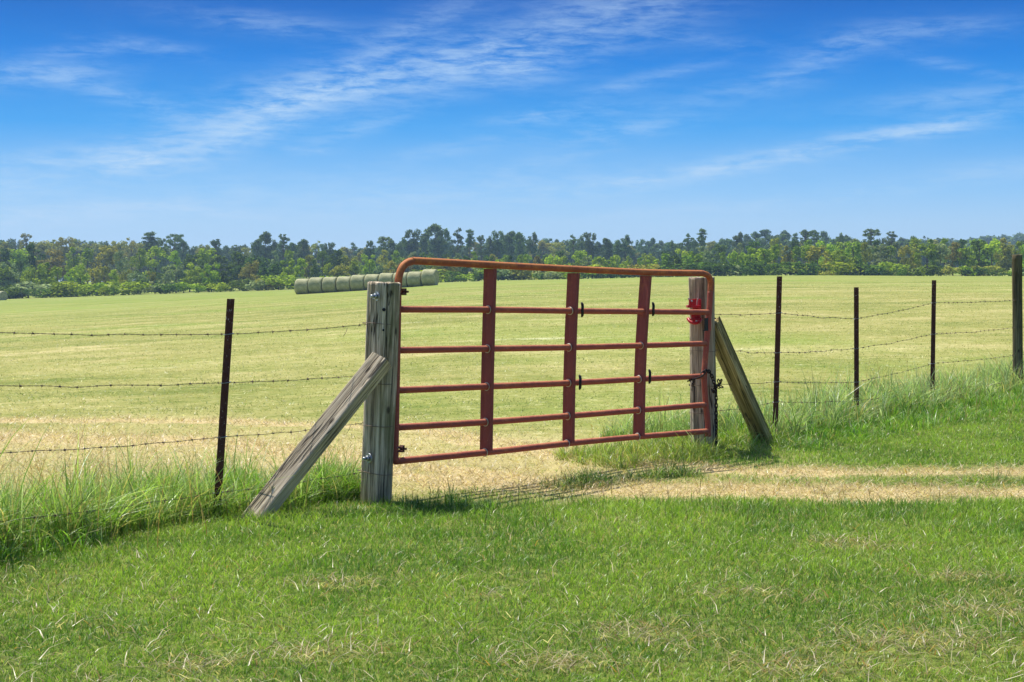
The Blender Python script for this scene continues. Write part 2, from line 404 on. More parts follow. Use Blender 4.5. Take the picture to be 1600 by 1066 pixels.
# ------------------------------------------------------------------ wooden posts
def log_mesh(name, mat, parent, base, top, r0, r1, seed, flat=0, n=56, m=60, chamfer=.012, rough=.006):
    """round post with grain grooves; local z is the grain"""
    base, top = Vector(base), Vector(top); ax = (top-base); L = ax.length
    q = ax.normalized().to_track_quat('Z', 'Y')
    # keep local x pointing to world +x
    M = q.to_matrix().to_4x4()
    lx = (M.inverted().to_3x3() @ Vector((1, 0, 0))); tw = math.atan2(lx.y, lx.x)
    M = M @ Matrix.Rotation(tw, 4, 'Z')
    V = []; Fs = []; sm = []
    zs = [L*i/m for i in range(m+1)]
    rings = [(z, 1.0) for z in zs]; rings[-1] = (L-chamfer*.5, 1.0); rings.append((L, 1-chamfer/r1))
    for ri, (z, k) in enumerate(rings):
        r = (r0+(r1-r0)*z/L)*k
        for j in range(n):
            a = 2*math.pi*j/n
            p = Vector((math.cos(a)*3+seed, math.sin(a)*3, z*1.2))
            g = mnoise.noise(Vector((math.cos(a)*9+seed, math.sin(a)*9, z*1.1)))
            gr = -max(0, g-.28)*.045
            dr = mnoise.noise(p)*rough*1.3+gr+mnoise.noise(Vector((math.cos(a)*1.2+seed, math.sin(a)*1.2, z*.8)))*rough
            rr = r+dr
            zt = z+(mnoise.noise(Vector((math.cos(a)*2.2+seed, math.sin(a)*2.2, 5)))*.008 if ri >= m else 0)
            V.append((rr*math.cos(a), rr*math.sin(a), zt))
    for i in range(len(rings)-1):
        for j in range(n):
            Fs.append((i*n+j, i*n+(j+1) % n, (i+1)*n+(j+1) % n, (i+1)*n+j)); sm.append(i < len(rings)-2)
    i = len(rings)-1
    # end grain: shallow concentric dip
    b = len(V)
    for j in range(n):
        x, y, z = V[i*n+j]; V.append((x*.5, y*.5, z-.004))
    for j in range(n): Fs.append((i*n+j, i*n+(j+1) % n, b+(j+1) % n, b+j)); sm.append(False)
    Fs.append(tuple(b+j for j in range(n))); sm.append(False)
    me = bpy.data.meshes.new(name); me.from_pydata(V, [], Fs); me.polygons.foreach_set('use_smooth', sm)
    me.materials.append(mat); o = bpy.data.objects.new(name, me); C.objects.link(o)
    o.parent = parent; loc = base-Vector(parent.location) if parent else base
    o.matrix_basis = Matrix.Translation(loc) @ M
    return o
def beam_mesh(name, mat, parent, a, b, w_, h_, roll, seed, bev=.012, ragged=0.0, m=40):
    a, b = Vector(a), Vector(b); ax = (b-a); L = ax.length; M = ax.normalized().to_track_quat('Z', 'Y').to_matrix().to_4x4() @ Matrix.Rotation(roll, 4, 'Z')
    prof = []
    for sx, sy in ((1, 1), (-1, 1), (-1, -1), (1, -1)):
        cx, cy = sx*(w_/2-bev), sy*(h_/2-bev); a0 = math.atan2(sy, sx)
        for k in (-1, 0, 1):
            an = a0+k*math.pi/4; prof.append((cx+bev*math.cos(an), cy+bev*math.sin(an)))
    P2 = []
    for i in range(len(prof)):       # subdivide the long sides
        p, q = prof[i], prof[(i+1) % len(prof)]; P2.append(p)
        if math.dist(p, q) > .04:
            for t in (.2, .4, .6, .8): P2.append((p[0]+(q[0]-p[0])*t, p[1]+(q[1]-p[1])*t))
    n = len(P2); V = []; Fs = []; sm = []
    for i in range(m+1):
        z = L*i/m
        for (x, y) in P2:
            g = mnoise.noise(Vector((x*40+seed, y*40, z*1.3)))
            d = 1-max(0, g-.2)*.09+mnoise.noise(Vector((x*6+seed, y*6, z*3)))*.03
            zz = z
            if i == m and ragged: zz += mnoise.noise(Vector((x*14+seed, y*14, 3)))*ragged
            V.append((x*d, y*d, zz))
    for i in range(m):
        for j in range(n): Fs.append((i*n+j, i*n+(j+1) % n, (i+1)*n+(j+1) % n, (i+1)*n+j)); sm.append(False)
    Fs.append(tuple(range(n))[::-1]); sm.append(False); Fs.append(tuple(m*n+j for j in range(n))); sm.append(False)
    me = bpy.data.meshes.new(name); me.from_pydata(V, [], Fs); me.materials.append(mat)
    o = bpy.data.objects.new(name, me); C.objects.link(o); o.parent = parent
    o.matrix_basis = Matrix.Translation(a-Vector(parent.location)) @ M
    return o

GL = Vector((-.735, 9.86, 0)); GR = Vector((1.58, 12.48, 0))
gdir = (GR-GL).normalized(); gn = Vector((gdir.y, -gdir.x, 0))       # gn points to the camera side
UP = Vector((0, 0, 1))
def gp(px, py, off=0.0):
    """point of the gate's vertical plane seen at a photo pixel"""
    k = (px-800)/F; # X = k*Y
    t = (k*GL.y-GL.x)/((GR.x-GL.x)-k*(GR.y-GL.y))
    P = GL+(GR-GL)*t
    return Vector((P.x, P.y, EYE-(py-HZ)/F*P.y))+gn*off

def bolt(parent, p, direction, r=.016, l=.05, name='bolt'):
    d = Vector(direction).normalized(); p = Vector(p)
    b = MB(); b.tube([p, p+d*.006], r*1.9, 16)                        # washer
    b.tube([p+d*.006, p+d*.026], r*1.15, 6); b.tube([p+d*.026, p+d*l], r*.62, 10)
    return b.build(name, M_galv, parent, origin=p)

# hinge post (left)
pl = empty('gate_post', onz(591, 9.8)-Vector((0, 0, .05)), 'thick round grey wooden post the red gate hangs from, plank brace at its left', 'gate post')
log_mesh('post', M_post, pl, at(587, 800, 9.8), at(600.5, 441, 9.8), .098, .107, 11.0)
bt = at(597, 562, 9.60); bb = at(384, 828, 9.12)
brL = beam_mesh('brace', M_brace, pl, bb, bt+(bt-bb).normalized()*.0, .125, .100, R(32), 3.0, bev=.010)
sdir = Vector((-.75, -.66, 0))
bolt(pl, at(589, 463, 9.70), sdir); bolt(pl, at(577, 716, 9.70), sdir)
for (px, py) in ((600, 484), (599, 516)):
    b = MB(); p = at(px, py, 9.685); b.tube([p+Vector((0, .03, 0)), p-Vector((0, .006, 0))], .011 if py < 500 else .007, 12)
    b.build('bolt_hole', M_black, pl, origin=p)
# wraps of fence wire round the post
for (py, dz) in ((505, 0), (583+15, .0), (664, .0), (737, .02)):
    c0 = at(594-(py-505)*.035, py, 9.8); b = MB(); pts = []
    for k in range(40):
        a = 2*math.pi*k/40; pts.append(c0+Vector((math.cos(a)*.112, math.sin(a)*.112, .006*math.sin(a*2)+dz*math.cos(a)*-.5)))
    b.tube(pts, .0021, 6, closed=True); b.build('wire_wrap', M_wire, pl, origin=c0)

# latch post (right)
pr = empty('gate_post', onz(1098, 12.76)-Vector((0, 0, .05)), 'cracked round wooden post behind the red latch and chain, mossy brace at right', 'gate post')
log_mesh('post', M_post2, pr, at(1100, 725, 12.76), at(1096, 433, 12.76), .104, .108, 23.0)
t2 = at(1119, 520, 12.86); b2 = at(1196, 694, 13.15)
beam_mesh('brace', M_brace2, pr, b2, t2+(t2-b2).normalized()*.10, .14, .105, R(20), 8.0, bev=.014, ragged=.10)
for (py, w_) in ((548, 0), (602, 0), (645, 0)):
    c0 = at(1098, py, 12.76); b = MB(); pts = []
    for k in range(36):
        a = 2*math.pi*k/36; pts.append(c0+Vector((math.cos(a)*.112, math.sin(a)*.112, .004*math.sin(a*2))))
    b.tube(pts, .002, 6, closed=True); b.build('wire_wrap', M_wire, pr, origin=c0)

# ------------------------------------------------------------------ gate
gate = empty('field_gate', GL+Vector((0, 0, float(gz(GL.x, GL.y)))), 'rusty red tubular steel field gate hanging between two wooden posts', 'gate')
def smoothpath(keys, steps=8):
    """Catmull-Rom through key points"""
    P = [Vector(k) for k in keys]; out = []
    for i in range(len(P)-1):
        p0 = P[max(i-1, 0)]; p1 = P[i]; p2 = P[i+1]; p3 = P[min(i+2, len(P)-1)]
        for s in range(steps):
            t = s/steps
            out.append(.5*((2*p1)+(p2-p0)*t+(2*p0-5*p1+4*p2-p3)*t*t+(3*p1-p0-3*p2+p3)*t**3))
    out.append(P[-1]); return out
# frame: left stile, bent top rail, right stile (slightly bowed), bottom rail
fr = [gp(617, 724), gp(618.5, 640), gp(620, 560), gp(621.5, 480), gp(622, 446), gp(624.5, 428), gp(631, 415), gp(643, 408.5), gp(660, 408.3),
      gp(765, 414), gp(895, 420.5), gp(1010, 425.6), gp(1085, 426.8), gp(1098, 427.5), gp(1107, 432), gp(1110.5, 441), gp(1110, 455), gp(1108, 487), gp(1104, 537),
      gp(1100.5, 588), gp(1103, 633), gp(1106, 660), gp(1106.5, 682)]
path = smoothpath(fr, 7)
b = MB(); b.tube(path[:6*7], .0235, 18); 
k1 = 4*7; k2 = 16*7
MB().tube(path[:k1+1], .0235, 18).build('hinge_stile', M_gate, gate, origin=gp(620, 560))
MB().tube(path[k1:k2+1], .0245, 20, caps=False).build('top_rail', M_gate_top, gate, origin=gp(800, 416))
MB().tube(path[k2:], .0235, 18).build('latch_stile', M_gate, gate, origin=gp(1104, 560))
# rails: px of rail centre at the left end, three uprights, right end
rails = [[(621, 483.5), (765, 484), (893, 486), (1007, 487), (1106, 488)],
         [(620, 547.5), (764, 545), (891, 543), (1003, 540), (1102, 537)],
         [(619, 610), (763, 604), (890, 598.5), (1000, 592.5), (1099, 588)],
         [(618, 668), (761, 659.5), (889, 650), (999, 641), (1101, 632.5)],
         [(617, 721), (760, 707), (888, 693), (998, 682.5), (1104, 674)]]
for i, rl in enumerate(rails):
    pts = smoothpath([gp(*p) for p in rl], 6)
    MB().tube(pts, .0222, 18).build('rail', M_gate, gate, origin=gp(*rl[0]))
# uprights: channels open to the right, the rails run through their web
ups = [[(767, 420), (760.5, 704)], [(897, 427), (889, 691)], [(1010, 431), (999, 681)]]
def curve_up(tp, bt_, bend):
    a = gp(*tp); c = gp(*bt_); return [a.lerp(c, t)+gdir*bend*math.sin(math.pi*t) for t in [i/14 for i in range(15)]]
for ui, (tp, bp) in enumerate(ups):
    pts = curve_up(tp, bp, (-.004, -.012, -.022)[ui])
    hw = .042; fl = .030; th = .004
    prof = [(-hw, 0), (hw, 0), (hw, fl), (hw-th, fl), (hw-th, th), (.012, th), (.012, th+.004), (-.012, th+.004), (-.012, th), (-hw+th, th), (-hw+th, fl), (-hw, fl)]
    # left strip of the web, shaped at an angle so it shades darker
    prof = [(-hw, -.010), (-.017, 0), (hw, 0), (hw, fl), (hw-th, fl), (hw-th, th), (-hw+th, th), (-hw+th, fl), (-hw, fl)]
    b = MB(); n = len(prof); b0 = 0
    for p in pts:
        for (x, y) in prof: b.v.append(p+gn*x+gdir*(y-.015))
    for i in range(len(pts)-1):
        for k in range(n): b.quad((i*n+k, i*n+(k+1) % n, (i+1)*n+(k+1) % n, (i+1)*n+k))
    b.quad([k for k in range(n)]); b.quad([(len(pts)-1)*n+k for k in range(n)][::-1])
    u = b.build('upright', M_upright, gate, origin=gp(*tp))
    for rl in rails:                                                   # collar where each rail enters the web
        c = gp(*rl[ui+1])-gdir*.0185; pp = []
        for k in range(24):
            a = 2*math.pi*k/24; pp.append(c+(gn*math.cos(a)+UP*math.sin(a))*.0265)
        rb = MB().tube(pp, .0032, 8, closed=True).build('collar', M_weld, u, origin=c)
        rb.location = c-gp(*tp)
for (px, py) in ((901, 484), (1012, 483), (897.5, 597), (1006.5, 588)):    # black ties at four crossings
    c = gp(px, py, .045); b = MB(); pts = []
    for k in range(9):
        t = k/8; pts.append(c+UP*(.055-.11*t)+gdir*.004*math.sin(t*9)+gn*(.012*math.sin(math.pi*t)))
    b.tube(pts, [.005]+[.0105]*7+[.005], 8); b.build('tie', M_black, gate, origin=c)
# hinge straps with their pins
for (px, py) in ((625, 456), (622, 702)):
    c = gp(px, py); b = MB()
    pp = [c+(gdir*math.cos(a)+gn*math.sin(a))*.030-gdir*.004 for a in [2*math.pi*k/20 for k in range(20)]]
    for dz in (-.012, .012): b.tube([p+UP*dz for p in pp], .006, 6, closed=True)
    b.box(c+gdir*.036, gdir*.012, gn*.012, UP*.022); b.tube([c+gdir*.044-gn*.03, c+gdir*.044+gn*.03], .007, 8)
    b.build('hinge', M_tpost, gate, origin=c)
# red two-way latch on the latch post
lt = empty('gate_latch', at(1087, 487, 12.56), 'bright red two-way latch bolted on the right gate post behind the second rail', 'latch')
def L(px, py, d=12.60): return at(px, py, d)
X = Vector((1, 0, 0)); Yv = Vector((0, 1, 0)); s_ = 12.6/F
def plate(px0, py0, px1, py1, th=.006, d=12.60):
    c = L((px0+px1)/2, (py0+py1)/2, d); return c, X*abs(px1-px0)/2*s_, Yv*th, UP*abs(py1-py0)/2*s_
b = MB(); b.box(*plate(1082, 467, 1094.5, 506, .004, 12.625)); b.build('back_plate', M_red, lt, origin=L(1087, 487), bevel=.002)
b = MB(); b.box(*plate(1073, 477, 1094, 481, .055, 12.58)); b.box(*plate(1076.5, 468, 1086, 477, .010, 12.53)); b.box(*plate(1091, 468, 1095.5, 484, .010, 12.57))
b.build('upper_jaw', M_red, lt, origin=L(1085, 475), bevel=.003)
b = MB(); pts = [L(1075, 498, 12.56), L(1079, 503, 12.52), L(1086, 505, 12.50), L(1092, 503, 12.52), L(1095, 499, 12.57)]
b.tube(smoothpath(pts, 5), .014, 8); b.box(*plate(1079.5, 491, 1084.5, 500, .02, 12.56)); b.box(*plate(1076, 498.5, 1095, 500, .05, 12.57))
b.build('lower_jaw', M_red, lt, origin=L(1086, 500))
for (px, py) in ((1081, 470.5), (1088, 502)):
    p = L(px, py, 12.51); b = MB(); b.tube([p+Yv*.01, p-Yv*.012], .008, 6); b.build('bolt', M_galv, lt, origin=p)
for sx in (1076.5, 1089):
    p0 = L(sx, 478, 12.60); b = MB(); b.tube(smoothpath([p0, L(sx+.6, 470, 12.6), L(sx-1.2+3*(sx > 1080), 466, 12.6)], 4), .006, 8); b.build('spring', M_flake, lt, origin=p0)
# red sleeve on the latch stile
b = MB(); c = gp(1106.5, 507); b.tube([c+UP*.052+gdir*.026, c-UP*.050+gdir*.022], .013, 12)
b.box(c+UP*.045, gdir*.022, gn*.01, UP*.004); b.box(c-UP*.040, gdir*.02, gn*.01, UP*.004)
hp = b.build('handle', M_red, gate, origin=c, bevel=.001)
b = MB(); c = gp(1099.5, 507, .025); b.box(c, gdir*.020, gn*.006, UP*.052); b.box(c-UP*.048-gdir*.02, gdir*.022, gn*.005, UP*.004); b.build('latch_plate', M_black, gate, origin=c)

# ------------------------------------------------------------------ chain
ch = empty('chain', gp(1097, 580, .04), 'dark rusty chain looped over the latch end of gate and hanging to the grass', 'chain')
def link_mesh(wd=.0115, ln=.021, r=.0048):
    b = MB(); pts = []
    for k in range(20):
        a = 2*math.pi*k/20; pts.append(Vector((math.cos(a)*wd, 0, math.sin(a)*wd+(ln-wd)*(1 if math.sin(a) > 0 else -1))))
    return b.tube(pts, r, 7, closed=True)
cp = smoothpath([gp(1090, 584, .045), gp(1094, 579, .05), gp(1100, 580, .045), gp(1106, 588, .04), gp(1111, 598, .03), gp(1115, 606, .02), gp(1116.5, 620, .015), gp(1117.0, 645, .012),
                 gp(1117.5, 670, .01), gp(1118, 703, .008)], 24)
cum = [0]
for a_, b_ in zip(cp[:-1], cp[1:]): cum.append(cum[-1]+(b_-a_).length)
def along(s):
    s = max(0, min(cum[-1]-1e-6, s)); i = max(k for k in range(len(cum)) if cum[k] <= s); i = min(i, len(cp)-2)
    f_ = (s-cum[i])/max(1e-9, cum[i+1]-cum[i]); return cp[i].lerp(cp[i+1], f_), (cp[i+1]-cp[i]).normalized()
l0 = None; st = .0315; nl = int(cum[-1]/st); rnd = random.Random(5)
def put_link(p, t, roll):
    global l0
    if l0 is None: l0 = link_mesh().build('link', M_chain, None); o = l0
    else: o = l0.copy(); C.objects.link(o)
    o.parent = ch; o.matrix_basis = Matrix.Translation(p-Vector(ch.location)) @ t.to_track_quat('Z', 'Y').to_matrix().to_4x4() @ Matrix.Rotation(roll, 4, 'Z')
for k in range(nl+1):
    p, t = along(k*st+.01); put_link(p, t, R(30+90*(k % 2))+rnd.uniform(-.2, .2))
for k in range(9):      # bunched loose links beside the stile
    p = gp(1115+rnd.uniform(-4, 6), 603+rnd.uniform(-7, 8), .03+rnd.uniform(-.02, .02)); put_link(p, Vector((rnd.uniform(-1, 1), rnd.uniform(-1, 1), rnd.uniform(-1, 1))).normalized(), rnd.uniform(0, 3))
# loose tail at the left of the post
b = MB(); b.tube(smoothpath([gp(1074, 596, .0), gp(1080, 592, .03), gp(1088, 588, .05), gp(1095, 581, .05)], 6), .006, 7)
for k in range(7):
    p = gp(1077+rnd.uniform(-4, 5), 596+rnd.uniform(-4, 4), .02); q = p+Vector((rnd.uniform(-1, 1), rnd.uniform(-1, 1), rnd.uniform(-1, 1)))*.03; b.tube([p, (p+q)/2+Vector((0, 0, .008)), q], .004, 6)
b.build('wire_tail', M_chain, ch, origin=gp(1078, 595))

# ------------------------------------------------------------------ wire fences
rnd = random.Random(9)
def tpost(parent, foot, top, label=None, seed=0):
    foot, top = Vector(foot), Vector(top); b = MB(); ax = (top-foot).normalized()
    fx = Vector((.72, .69, 0)); fx = (fx-ax*fx.dot(ax)).normalized(); fy = ax.cross(fx)
    w_, s, th = .023, .030, .0045
    X_, Y_ = Vector((1, -.12, 0)).normalized(), Vector((.12, 1, 0)).normalized()
    prof = [(-w_, 0), (w_, 0), (w_, th), (th, th*1.5), (th*.6, s), (-th*.6, s), (-th, th*1.5), (-w_, th)]
    b.extrude(prof, foot, top, X_, Y_)
    L_ = (top-foot).length; k = .12
    while k < L_-.02:
        b.box(foot+ax*k-Y_*.003, X_*.006, Y_*.0035, ax*.008); k += .052
    o = b.build('steel_post', M_tpost, parent, origin=foot)
    if label: o['label'] = label
    return o, foot, top
def clip_at(post, p):
    o, foot, _ = post; b = MB(); c = Vector(p)
    pp = [c+Vector((math.cos(a)*.030, math.sin(a)*.016-.002+.010, .004*math.sin(a+1))) for a in [2*math.pi*k/16 for k in range(16)]]
    b.tube(pp, .0022, 6, closed=True); q = b.build('wire_clip', M_galv, o, origin=c); q.location = c-foot
barb_src = None
def barb(parent, p, t, roll, s=1.0):
    global barb_src
    if barb_src is None:
        b = MB(); 
        for k in range(3):
            z = (k-1)*.004; pp = [Vector((.0045*math.cos(a), .0045*math.sin(a), z+.001*a)) for a in [2*math.pi*j/8 for j in range(8)]]; b.tube(pp, .0018, 5, closed=True)
        for a in (0, 1.7, 3.3, 4.9):
            d = Vector((math.cos(a), math.sin(a), .35*(-1)**int(a*2))); b.tube([d*.003, d*.017], [.0018, .0008], 5)
        barb_src = b.build('barb', M_wire, None); o = barb_src
    else: o = barb_src.copy(); C.objects.link(o)
    o.parent = parent
    o.matrix_basis = Matrix.Translation(p) @ t.to_track_quat('Z', 'Y').to_matrix().to_4x4() @ Matrix.Rotation(roll, 4, 'Z') @ Matrix.Scale(s, 4)
def strand(parent, keys, sag, seed, label, step=.125):
    r_ = random.Random(seed); pts = []
    for a, b_ in zip(keys[:-1], keys[1:]):
        a, b_ = Vector(a), Vector(b_); n = max(6, int((b_-a).length/.02))
        o1 = r_.uniform(0, 9)
        for i in range(n):
            t = i/n; p = a.lerp(b_, t); p.z -= sag*4*t*(1-t)
            p.z += .007*math.sin(math.pi*t)*mnoise.noise(Vector((t*5+o1, seed, 0)))*2
            pts.append(p)
    pts.append(Vector(keys[-1])); org = pts[0].copy()
    b = MB(); L_ = 0; A = []; B = []
    for i, p in enumerate(pts):
        if i: L_ += (p-pts[i-1]).length
        a = L_/.045*2*math.pi*.5; t = (pts[min(i+1, len(pts)-1)]-pts[max(i-1, 0)]).normalized(); u = t.cross(UP).normalized(); v = t.cross(u)
        off = (u*math.cos(a)+v*math.sin(a))*.0016; A.append(p+off); B.append(p-off)
    b.tube(A, .0011, 4); b.tube(B, .0011, 4)
    o = b.build('barbed_wire', M_wire, parent, origin=org)
    o['label'] = label
    s = r_.uniform(0, step); L_ = 0
    for i in range(1, len(pts)):
        seg = (pts[i]-pts[i-1]).length; L_ += seg
        if L_ >= s:
            barb(o, pts[i]-org, (pts[i]-pts[i-1]).normalized(), r_.uniform(0, 6), r_.uniform(.65, .95)); s += step*r_.uniform(.85, 1.15)
    return o
fl_ = empty('barbed_wire_fence', onz(338, 9.15), 'barbed wire fence with one leaning rusty steel post, left of the gate', 'fence')
tl = tpost(fl_, at(337.5, 820, 9.15), at(360.5, 467, 9.15), 'dark rusty steel post leaning to the right', 1)
tl0 = tpost(fl_, (-3.2, 6.6, -.1), (-3.17, 6.6, 1.34), None, 2)
names = ['topmost', 'second', 'third', 'lowest']
LW = [(1.18, 520, 522, 507), (.92, 603, 598, 586), (.56, 708, 683, 661), (.22, 815, 770, 738)]
for k, (z0, y0, y1, y2) in enumerate(LW):
    xt = 338+(815-y1)*22.5/348
    c_ = at(xt, y1, 9.15)-Vector((0, .006, 0)); pend = at(574-(y2-505)*.035, y2, 9.75)
    o = strand(fl_, [Vector((-3.2, 6.6, z0))-Vector((0, .006, 0)), at(2, y0, 7.7), c_, pend], .008, 10+k, names[k]+' strand of barbed wire')
    clip_at(tl, at(xt, y1, 9.15)); clip_at(tl0, Vector((-3.19, 6.6, z0)))
# loose ends twisted at the hinge post
for (px, py) in ((543, 512), (548, 664)):
    b = MB(); p = at(px, py, 9.7); b.tube([p, p+Vector((-.01, 0, -.03)), p+Vector((-.025, -.01, -.055))], .0014, 5); b.build('wire_end', M_wire, fl_, origin=p)
fr_ = empty('barbed_wire_fence', onz(1338, 14.9), 'barbed wire fence with three rusty steel posts and a wooden post, right of the gate', 'fence')
TP = [(1211, 1218, 683, 432, 13.4, 'rusty steel post nearest the mossy brace'), (1338.5, 1338, 655, 449, 14.9, 'middle rusty steel post'), (1456.5, 1459.5, 640, 438, 16.3, 'rusty steel post nearest the wooden end post')]
tps = [tpost(fr_, at(x0, y0, d), at(x1, y1, d), lb, 5+i) for i, (x0, x1, y0, y1, d, lb) in enumerate(TP)]
wp = log_mesh('wooden_post', M_post3, fr_, at(1590.5, 632, 18), at(1589, 398, 18), .056, .057, 31.0, n=32, m=30, rough=.003)
RW = [(491, 489, 498, 473, 469), (546, 551, 544.5, 522, 512), (600, 596.5, 597, 568, 555), (643, 628, 626, 609, 596)]
for k, ys in enumerate(RW):
    P = [at(1113, ys[0], 12.80)]
    for i, (x0, x1, y0, y1, d, lb) in enumerate(TP):
        xx = x0+(x1-x0)*(y0-ys[i+1])/(y0-y1); P.append(at(xx, ys[i+1], d)-Vector((0, .006, 0))); clip_at(tps[i], at(xx, ys[i+1], d))
    P.append(at(1586, ys[4], 17.94)); P.append(Vector((9.0, 21.6, P[-1].z+.03)))
    strand(fr_, P, .010, 40+k, names[k]+' strand of barbed wire')
tpost(fr_, (9.0, 21.6, -.05), (9.0, 21.6, 1.5), None, 9)

# ------------------------------------------------------------------ hay bales
def mat_bale():
    m, n, out = newmat('net_wrapped_hay')
    t = n.add('ShaderNodeTexCoord').outputs['Object']; oi = n.add('ShaderNodeObjectInfo')
    a = n.noise(t, 2.4, 5, .6); b = n.noise(n.mapping(t, scale=(30, 6, 6)), 1, 4, .6); c_ = n.noise(t, 16, 4, .7)
    f = n.math('ADD', n.math('MULTIPLY', a, .4), n.math('ADD', n.math('MULTIPLY', b, .3), n.math('MULTIPLY', c_, .3)))
    c = n.ramp(f, [(.36, lin(120, 124, 84)), (.5, lin(164, 162, 120)), (.64, lin(204, 198, 156))])
    c = n.mix(n.math('MULTIPLY', oi.outputs['Random'], .25), c, lin(124, 132, 92))
    principled(n, out, c, .85, bump=f, bs=.6, bd=.05, spec=.2); return m
M_bale = mat_bale()
def bale_mesh(seed, D_=1.62, W_=1.36):
    b = MB(); n = 48; prof = [(-.5, 0), (-.5, .35), (-.5, .80), (-.49, .93), (-.45, .985), (-.38, 1.0), (-.2, 1.0), (0, 1.005), (.2, 1.0), (.38, 1.0), (.45, .985), (.49, .93), (.5, .80), (.5, .35), (.5, 0)]
    r = D_/2
    for (x, rr) in prof[1:-1]:
        for k in range(n):
            a = 2*math.pi*k/n; z = math.cos(a); y = math.sin(a)
            q = 1+.02*mnoise.noise(Vector((x*3+seed, y*1.6, z*1.6))); zz = r*rr*q*z
            if zz < -r*.93: zz = -r*.93
            b.v.append(Vector((x*W_+.015*mnoise.noise(Vector((seed, y*3, z*3))), r*rr*q*y, zz+r*.93)))
    m = len(prof)-2
    for i in range(m-1):
        for k in range(n): b.quad((i*n+k, i*n+(k+1) % n, (i+1)*n+(k+1) % n, (i+1)*n+k), True)
    b.quad([k for k in range(n)]); b.quad([(m-1)*n+k for k in range(n)]); return b
ordn = ['first', 'second', 'third', 'fourth', 'fifth', 'sixth', 'seventh', 'eighth', 'ninth', 'tenth']
pA = onz(474, 152); pB = onz(672, 149)
srcs = [bale_mesh(k*3.3).build('hay_bale', M_bale) for k in range(4)]
for k in range(10):
    o = srcs[k] if k < 4 else srcs[k % 4].copy()
    if k >= 4: C.objects.link(o)
    p = pA.lerp(pB, k/9); p.z = float(gz(p.x, p.y))-.02; o.location = p; o.rotation_euler = (0, 0, R(-14)+rnd.uniform(-.03, .03)); 
    j = rnd.uniform(.955, 1.03); o.scale = (1, j, j)
    lab = 'round net wrapped hay bale, %s from the left in the long row' % ordn[k]
    if k == 0: lab = 'round net wrapped hay bale at the left end of the long row'
    if k == 9: lab = 'round net wrapped hay bale at the right end of the row, flat end showing'
    tag(o, lab, 'hay bale', 'hay bales lined up in a row in the field')
o = srcs[1].copy(); C.objects.link(o); o.location = onz(1, 235)-Vector((0, 0, .2)); o.rotation_euler = (0, 0, R(-30)); tag(o, 'lone pale hay bale before the trees at the far left edge of the field', 'hay bale')

# ------------------------------------------------------------------ trees
def mat_leaf(name, a, b_, trans=.25):
    m, n, out = newmat(name)
    t = n.add('ShaderNodeTexCoord').outputs['Object']; oi = n.add('ShaderNodeObjectInfo')
    g = n.add('ShaderNodeNewGeometry')
    f = n.math('ADD', n.math('MULTIPLY', n.noise(t, .9, 3, .6), .6), n.math('MULTIPLY', g.outputs['Random Per Island'], .4))
    c = n.ramp(f, [(.3, a), (.7, b_)])
    hs = n.add('ShaderNodeHueSaturation'); n.put(hs.inputs['Color'], c)
    n.put(hs.inputs['Value'], n.math('ADD', .78, n.math('MULTIPLY', oi.outputs['Random'], .5)))
    n.put(hs.inputs['Hue'], n.math('ADD', .485, n.math('MULTIPLY', n.math('FRACT', n.math('MULTIPLY', oi.outputs['Random'], 7.3)), .03)))
    d = n.add('ShaderNodeBsdfDiffuse'); n.l.new(hs.outputs[0], d.inputs[0])
    t2 = n.add('ShaderNodeBsdfTranslucent'); n.l.new(hs.outputs[0], t2.inputs[0])
    mx = n.add('ShaderNodeMixShader'); mx.inputs[0].default_value = trans
    n.l.new(d.outputs[0], mx.inputs[1]); n.l.new(t2.outputs[0], mx.inputs[2]); n.l.new(mx.outputs[0], out.inputs[0]); return m
LEAF = {'green': mat_leaf('leaves_green', lin(108, 136, 30), lin(174, 194, 54)),
        'olive': mat_leaf('leaves_olive', lin(124, 130, 44), lin(180, 178, 72)),
        'bright': mat_leaf('leaves_bright', lin(128, 160, 34), lin(184, 204, 58)),
        'dark': mat_leaf('leaves_dark', lin(62, 88, 28), lin(110, 134, 44)),
        'grey': mat_leaf('leaves_grey', lin(104, 124, 74), lin(162, 176, 112)),
        'rust': mat_leaf('leaves_rust', lin(124, 122, 52), lin(160, 148, 70)),
        'pine': mat_leaf('needles', lin(74, 96, 48), lin(126, 146, 78)),
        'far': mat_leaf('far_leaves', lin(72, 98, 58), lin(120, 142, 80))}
M_bark = mat_simple('bark', lin(104, 88, 72), .9, 0, 6, .5)
def leaf_cloud(cent, rad, per, size, rs, flat=1.0, shell=.72):
    """quads scattered in ellipsoid lobes"""
    out = []
    for c, r in zip(cent, rad):
        n = int(per*(np.prod(r)**(2/3)))
        v = rs.normal(size=(n, 3)); v /= np.linalg.norm(v, axis=1)[:, None]
        k = shell+(1-shell)*rs.random(n)**1.0; k *= rs.uniform(.85, 1.12, n)
        p = c+v*k[:, None]*r
        nr = v*.8+rs.normal(size=(n, 3))*.6; nr[:, 2] += .35; nr /= np.linalg.norm(nr, axis=1)[:, None]
        u = np.cross(nr, rs.normal(size=(n, 3))); u /= np.linalg.norm(u, axis=1)[:, None]; w_ = np.cross(nr, u)
        s = size*rs.uniform(.55, 1.3, n)[:, None]
        out.append(np.stack([p-u*s-w_*s*.6*flat, p+u*s*.9-w_*s*.5, p+u*s+w_*s*.7, p-u*s*.7+w_*s], 1))
    return np.concatenate(out)
def quads_obj(name, Q, mat, parent=None):
    V = Q.reshape(-1, 3); n = len(Q)
    return clean_np(name, V, np.full(n, 4), np.arange(n*4), mat, parent)
